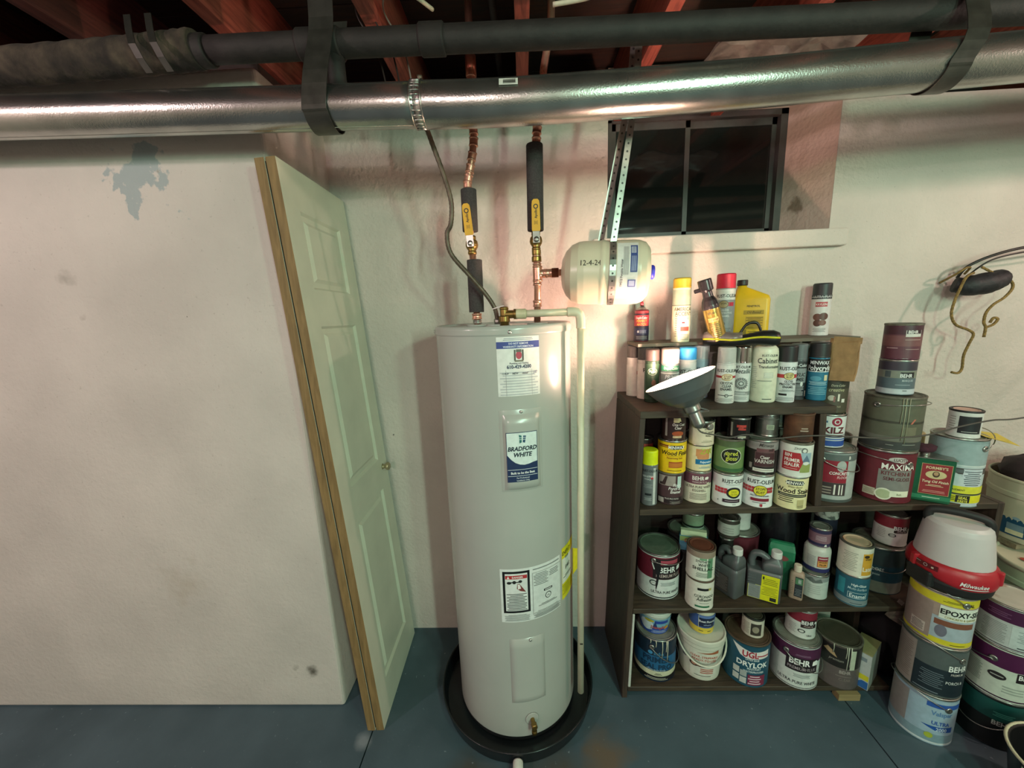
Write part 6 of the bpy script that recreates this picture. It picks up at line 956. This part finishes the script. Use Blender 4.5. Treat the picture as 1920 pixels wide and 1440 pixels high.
# purple / green stack
px_, py_ = 1.597, 1.172
BE = [('r', 6.2, 9.8, 4.4, 3.4, '1f191c'), ('t', 'BEHR', 6.6, 9.4, 2.4, 'e8e8e4', 2)]
tin('paint_can', 'dark green and black gallon can at the foot of the right floor stack', px_, py_, 0, G_, GH, '121a1a', [('b', .3, 17.8, '0f1516'), ('b', 10.8, 17.8, '144a46'), ('t', 'BEHR', 3.2, 9.0, 2.4, 'b9bdb8', 2), lines(3.4, 13.2, 5, 1.8, 3, '4a8a80')], bailz=(.155, -20, .09))
tin('paint_can', 'plum and white gallon can in the middle of the right floor stack', px_, py_, GH, G_, GH, 'bcc4b8', [('b', .6, 17.8, 'c3cbbe'), ('b', 0, 1.0, '3a1a34'), ('b', 11.6, 17.9, '4a1640'), ('e', 0, 8.4, 2.0, 1.3, '2a2628'), lines(0, 8.4, 2.8, .8, 1, 'a9aaa4'), lines(-5.6, 7.0, 4.8, 7.0, 12, '8f978e'), lines(4.0, 4.4, 5, 3.0, 3, '9aa298')]+BE, bailz=(.14, -100, .02))
tin('paint_can', 'plum and white gallon can topping the right floor stack, stained lid', px_, py_, 2*GH, G_, .150, 'aeb6b2', [('b', .6, 14.0, 'b3bab8'), ('b', 0, .8, '3a1a34'), ('b', 9.4, 14.1, '44163c'), ('r', 4.4, 5.0, 7.0, 7.4, 'bcc6c4'), lines(4.8, 5.6, 5, 4.2, 7, '8f9a9a'), lines(-2.8, 5.0, 5.6, 7.0, 12, '8d9290'), lines(4.8, 1.6, 4.4, .8, 1, '33383a'), lines(-2.2, 11.6, 5, 2.0, 3, '6b4466')], lid=mat('stained_white_lid', 'c4bcb0', .5, 0, .05, 20, wear=('96604a', 14, .58)))
# big pails at the far right
wpail = mat('greenish_white_pail', 'b9c4a4', .45, 0, .05, 10)
def pail(name, label, x, y, z, r, h, m, els, lid=None, col=None):
    t = thing(name, label, 'pail', (x, y, z), face(x, y))
    MB().lathe([(r*.86, .001), (r*.88, 0), (r*.885, .004), (r*.965, h-.075), (r*.99, h-.073), (r*.99, h-.055), (r*.975, h-.053), (r*.985, h-.012), (r*1.0, h-.010)]+([] if lid else [(r*1.0, h), (r*.965, h), (r*.955, h-.01), (r*.88, .03), (.01, .028)]), m, 56, True, not lid).build('pail_body', t)
    if lid: MB().lathe([(r*1.0, h-.012), (r*1.015, h-.010), (r*1.015, h), (r*.99, h+.004), (r*.955, h+.003), (r*.94, h-.004), (.02, h-.003)], lid, 56, False, True).build('lid', t)
    if els: print_label(els, cyl_map(r*.893, 0, .08*r/(h)), t)
    return t
t = pail('plastic_pail', 'large greenish white pail with cream lid and red lid mark, at the right edge', 1.900, 1.305, .1855, .147, .365, wpail, [], lid=mat('cream_lid', 'd0c7ae', .45, 0, .06, 8))
f0, _ = flat_map((0, 0, .3655), (1, 0, 0), (0, 1, 0), (0, 0, 1)); print_label([('e', -6.2, -5.0, 1.7, 1.5, 'b04a3c')], (f0, None), t, 'lid_mark')
pail('plastic_pail', 'short white pail hidden under the greenish white pail at the right edge', 1.900, 1.305, 0, .147, .181, wpail, [], lid=mat('cream_lid', 'd0c7ae'))
st = thing('pail_stand', 'rough wooden stand under the blue-labelled pail at the right edge', 'stand', (2.08, 1.49, 0))
wd = wood('rough_stand_wood', '6b6250', '8d8269', 'X')
MB().box((-.23, -.105, .556), (.24, .115, .575), wd).build('stand_top', st)
for a, c in ((-.22, .075), (.195, .075), (.195, -.10)): MB().box((a, c, 0), (a+.035, c+.035, .5555), wd).build('leg', st)
t = pail('plastic_pail', 'cream pail with blue printed label holding dark rags, on the wooden stand', 1.985, 1.440, .5755, .146, .250, mat('cream_pail_plastic', 'beb79f', .45, 0, .04, 10), [('r', -1.6, 9.0, 17, 13.4, '1d4a68'), ('r', -1.6, 15.9, 17, .6, '4a2a50'), lines(-5.0, 13.0, 5.2, 2.8, 5, '8fa6b4'), ('e', -4.8, 9.6, 1.0, .6, '8fa6b4'), ('r', -4.8, 5.6, 4.4, 3.4, '6f8794'), ('r', -4.8, 3.8, 4.6, 1.8, 'd3cba8'), ('r', 5.0, 10, 3.6, 8, '3a1f4a'), lines(5, 9, 3, 4, 5, '9fb0c0')])
t = lump('dark_rag_heap', 'dark maroon and black rags heaped in the cream pail at the right edge', 'rags', (1.985, 1.440, .735), (.126, .122, .082), mat('dark_heap_cloth', '2c1a20', .7, 0, .3, 20, .6, 30), 9)
MB().box((-.105, -.07, .128), (-.08, -.05, .142), ink('c9c4bc')).build('white_tag', t)
# black bucket in the corner
t = thing('black_bucket', 'black bucket with cream rim at the bottom right corner of the view', 'bucket', (1.515, .905, 0))
MB().lathe([(.098, .001), (.10, 0), (.126, .195), (.129, .198), (.126, .2), (.120, .196), (.095, .012), (.01, .010)], mat('black_bucket_plastic', '1a1819', .35, 0, .06, 20), 56).build('bucket_body', t)
b = MB(); b.tube([(.1285*math.cos(2*PI*k/48), .1285*math.sin(2*PI*k/48), .198) for k in range(49)], .0042, ink('c9c2a4'), 8, False); b.build('cream_rim', t)
b = MB(); b.tube(spline([(-.126, .02, .185), (-.150, .0, .10), (-.145, -.03, .02), (-.11, -.07, .01)], 6), .0018, steel(), 6); b.build('bail_handle', t)

# ================================================================== CLAMP LAMP
t = thing('clamp_lamp', 'dark metal reflector clamp lamp clipped to the top shelf front, lit and pointing up left', 'lamp')
cL = Vector((.482, 1.205, 1.292)); axl = Vector((-.36, .20, .93)).normalized(); ML = axis_M(cL, axl)
lg = mat('gunmetal_reflector', '787c7d', .34, .6, .05, 12); li = mat('white_enamel_inside', 'efece4', .4, 0, 0)
MB().lathe([(.024, -.088), (.040, -.080), (.066, -.062), (.088, -.036), (.102, -.010), (.1075, 0), (.1085, .001)], lg, 64, False, False, M=ML).build('reflector_shell', t)
MB().lathe([(.1085, .001), (.106, .002), (.1005, -.009), (.0865, -.034), (.0645, -.060), (.039, -.0775), (.010, -.080)], li, 64, False, True, M=ML).build('reflector_lining', t)
MB().lathe([(.030, -.074), (.0255, -.090), (.025, -.106), (.020, -.110), (.0195, -.150), (.016, -.158), (.007, -.165)], steel(), 28, M=ML).build('socket_neck', t)
MB().lathe([(.010, -.082), (.012, -.078), (.020, -.062), (.023, -.052), (.021, -.042), (.013, -.034), (.003, -.031)], mat('lit_bulb', 'fff0e0', .3, 0, 0, emit=('ffcdb6', LAMP_E)), 24, M=ML).build('bulb', t)
b = MB(); b.strip(spline([(.528, 1.212, 1.178), (.560, 1.215, 1.184), (.592, 1.235, 1.180), (.597, 1.262, 1.1765), (.588, 1.30, 1.1735)], 4), (0.006, .018, 0), .0018, steel()); b.build('clamp_jaw', t)
b = MB(); b.strip(spline([(.535, 1.215, 1.150), (.560, 1.22, 1.140), (.585, 1.25, 1.138), (.588, 1.30, 1.1435)], 4), (0.004, .016, 0), .0018, steel()); b.build('clamp_jaw', t)
b = MB(); b.lathe([(.010, -.014), (.0115, -.012), (.0115, .012), (.010, .014)], steel(), 18, M=axis_M((.538, 1.205, 1.165), (.3, 1, 0))); b.build('clamp_pivot', t)
b = MB(); b.lathe([(.007, 0), (.011, .002), (.011, .010), (.008, .013)], steel(), 16, M=axis_M((.572, 1.188, 1.142), (.2, -1, .1))); b.build('wing_screw', t)
cm_ = mat('grey_cord', '4a4540', .6, 0, .05)
b = MB(); b.tube(spline([(.5415, 1.2, 1.135), (.556, 1.195, 1.120), (.59, 1.195, 1.112), (.65, 1.2, 1.099), (.7, 1.2, 1.107), (.784, 1.2, 1.092), (.867, 1.2, 1.097), (.966, 1.2, 1.096), (1.131, 1.2, 1.083), (1.26, 1.2, 1.091), (1.353, 1.2, 1.115), (1.446, 1.2, 1.133), (1.54, 1.2, 1.139), (1.8, 1.2, 1.19), (2.2, 1.25, 1.5), (2.5, 1.3, 2.1)], 8), .0024, cm_, 8); b.build('power_cord', t)

# ================================================================== WIRE BUNDLE ON THE WALL
t = thing('taped_wire_bundle', 'black taped wire bundle with tan rope ends sticking out of the right wall', 'wire bundle')
b = MB(); sp_ = spline([(1.655, 1.575, 1.560), (1.69, 1.555, 1.553), (1.75, 1.545, 1.562), (1.79, 1.545, 1.575), (1.812, 1.545, 1.578)], 5)
rr_ = random.Random(2); b.tube(sp_, [(.018+.022*math.sin(PI*min(1, (i+2)/(len(sp_)+1))))*(.93+.14*rr_.random()) for i in range(len(sp_))], mat('black_tape', '232226', .6, 0, .3, 60, .6, 60), 14); b.build('taped_bundle', t)
rp = mat('tan_rope', '8a6f3e', .85, 0, .25, 120, .6, 300)
for nm, pts in (('rope_end', [(1.700, 1.555, 1.600), (1.660, 1.54, 1.585), (1.640, 1.535, 1.545), (1.622, 1.53, 1.500), (1.618, 1.53, 1.450), (1.640, 1.53, 1.410), (1.690, 1.53, 1.388), (1.712, 1.53, 1.370), (1.702, 1.53, 1.335), (1.690, 1.53, 1.290), (1.692, 1.53, 1.240), (1.680, 1.53, 1.222), (1.655, 1.53, 1.226)]), ('rope_end', [(1.720, 1.55, 1.62), (1.770, 1.535, 1.585), (1.810, 1.53, 1.565), (1.822, 1.53, 1.538), (1.800, 1.53, 1.505), (1.765, 1.53, 1.480), (1.744, 1.53, 1.450), (1.742, 1.53, 1.415), (1.752, 1.53, 1.395), (1.752, 1.53, 1.358)]), ('rope_knot', [(1.752, 1.53, 1.395), (1.775, 1.528, 1.405), (1.786, 1.526, 1.425), (1.770, 1.526, 1.430), (1.764, 1.53, 1.412)])):
    b = MB(); s_ = spline(pts, 8); b.tube(s_, [.0042+.0006*(i % 2) for i in range(len(s_))], rp, 8); b.build(nm, t)
for nm, pts, r in (('black_cable', [(1.690, 1.60, 1.585), (1.700, 1.58, 1.625), (1.750, 1.555, 1.658), (1.84, 1.54, 1.682), (2.0, 1.54, 1.70), (2.4, 1.56, 1.76)], .0052), ('thin_black_wire', [(1.715, 1.60, 1.58), (1.728, 1.56, 1.625), (1.77, 1.55, 1.65), (1.86, 1.54, 1.668), (2.0, 1.54, 1.68), (2.4, 1.56, 1.72)], .003), ('tangled_wire', [(1.648, 1.62, 1.57), (1.655, 1.57, 1.60), (1.672, 1.56, 1.618), (1.700, 1.57, 1.62), (1.716, 1.60, 1.60)], .004)):
    b = MB(); b.tube(spline(pts, 8), r, ink('26221f') if r != .004 else rp, 8); b.build(nm, t)
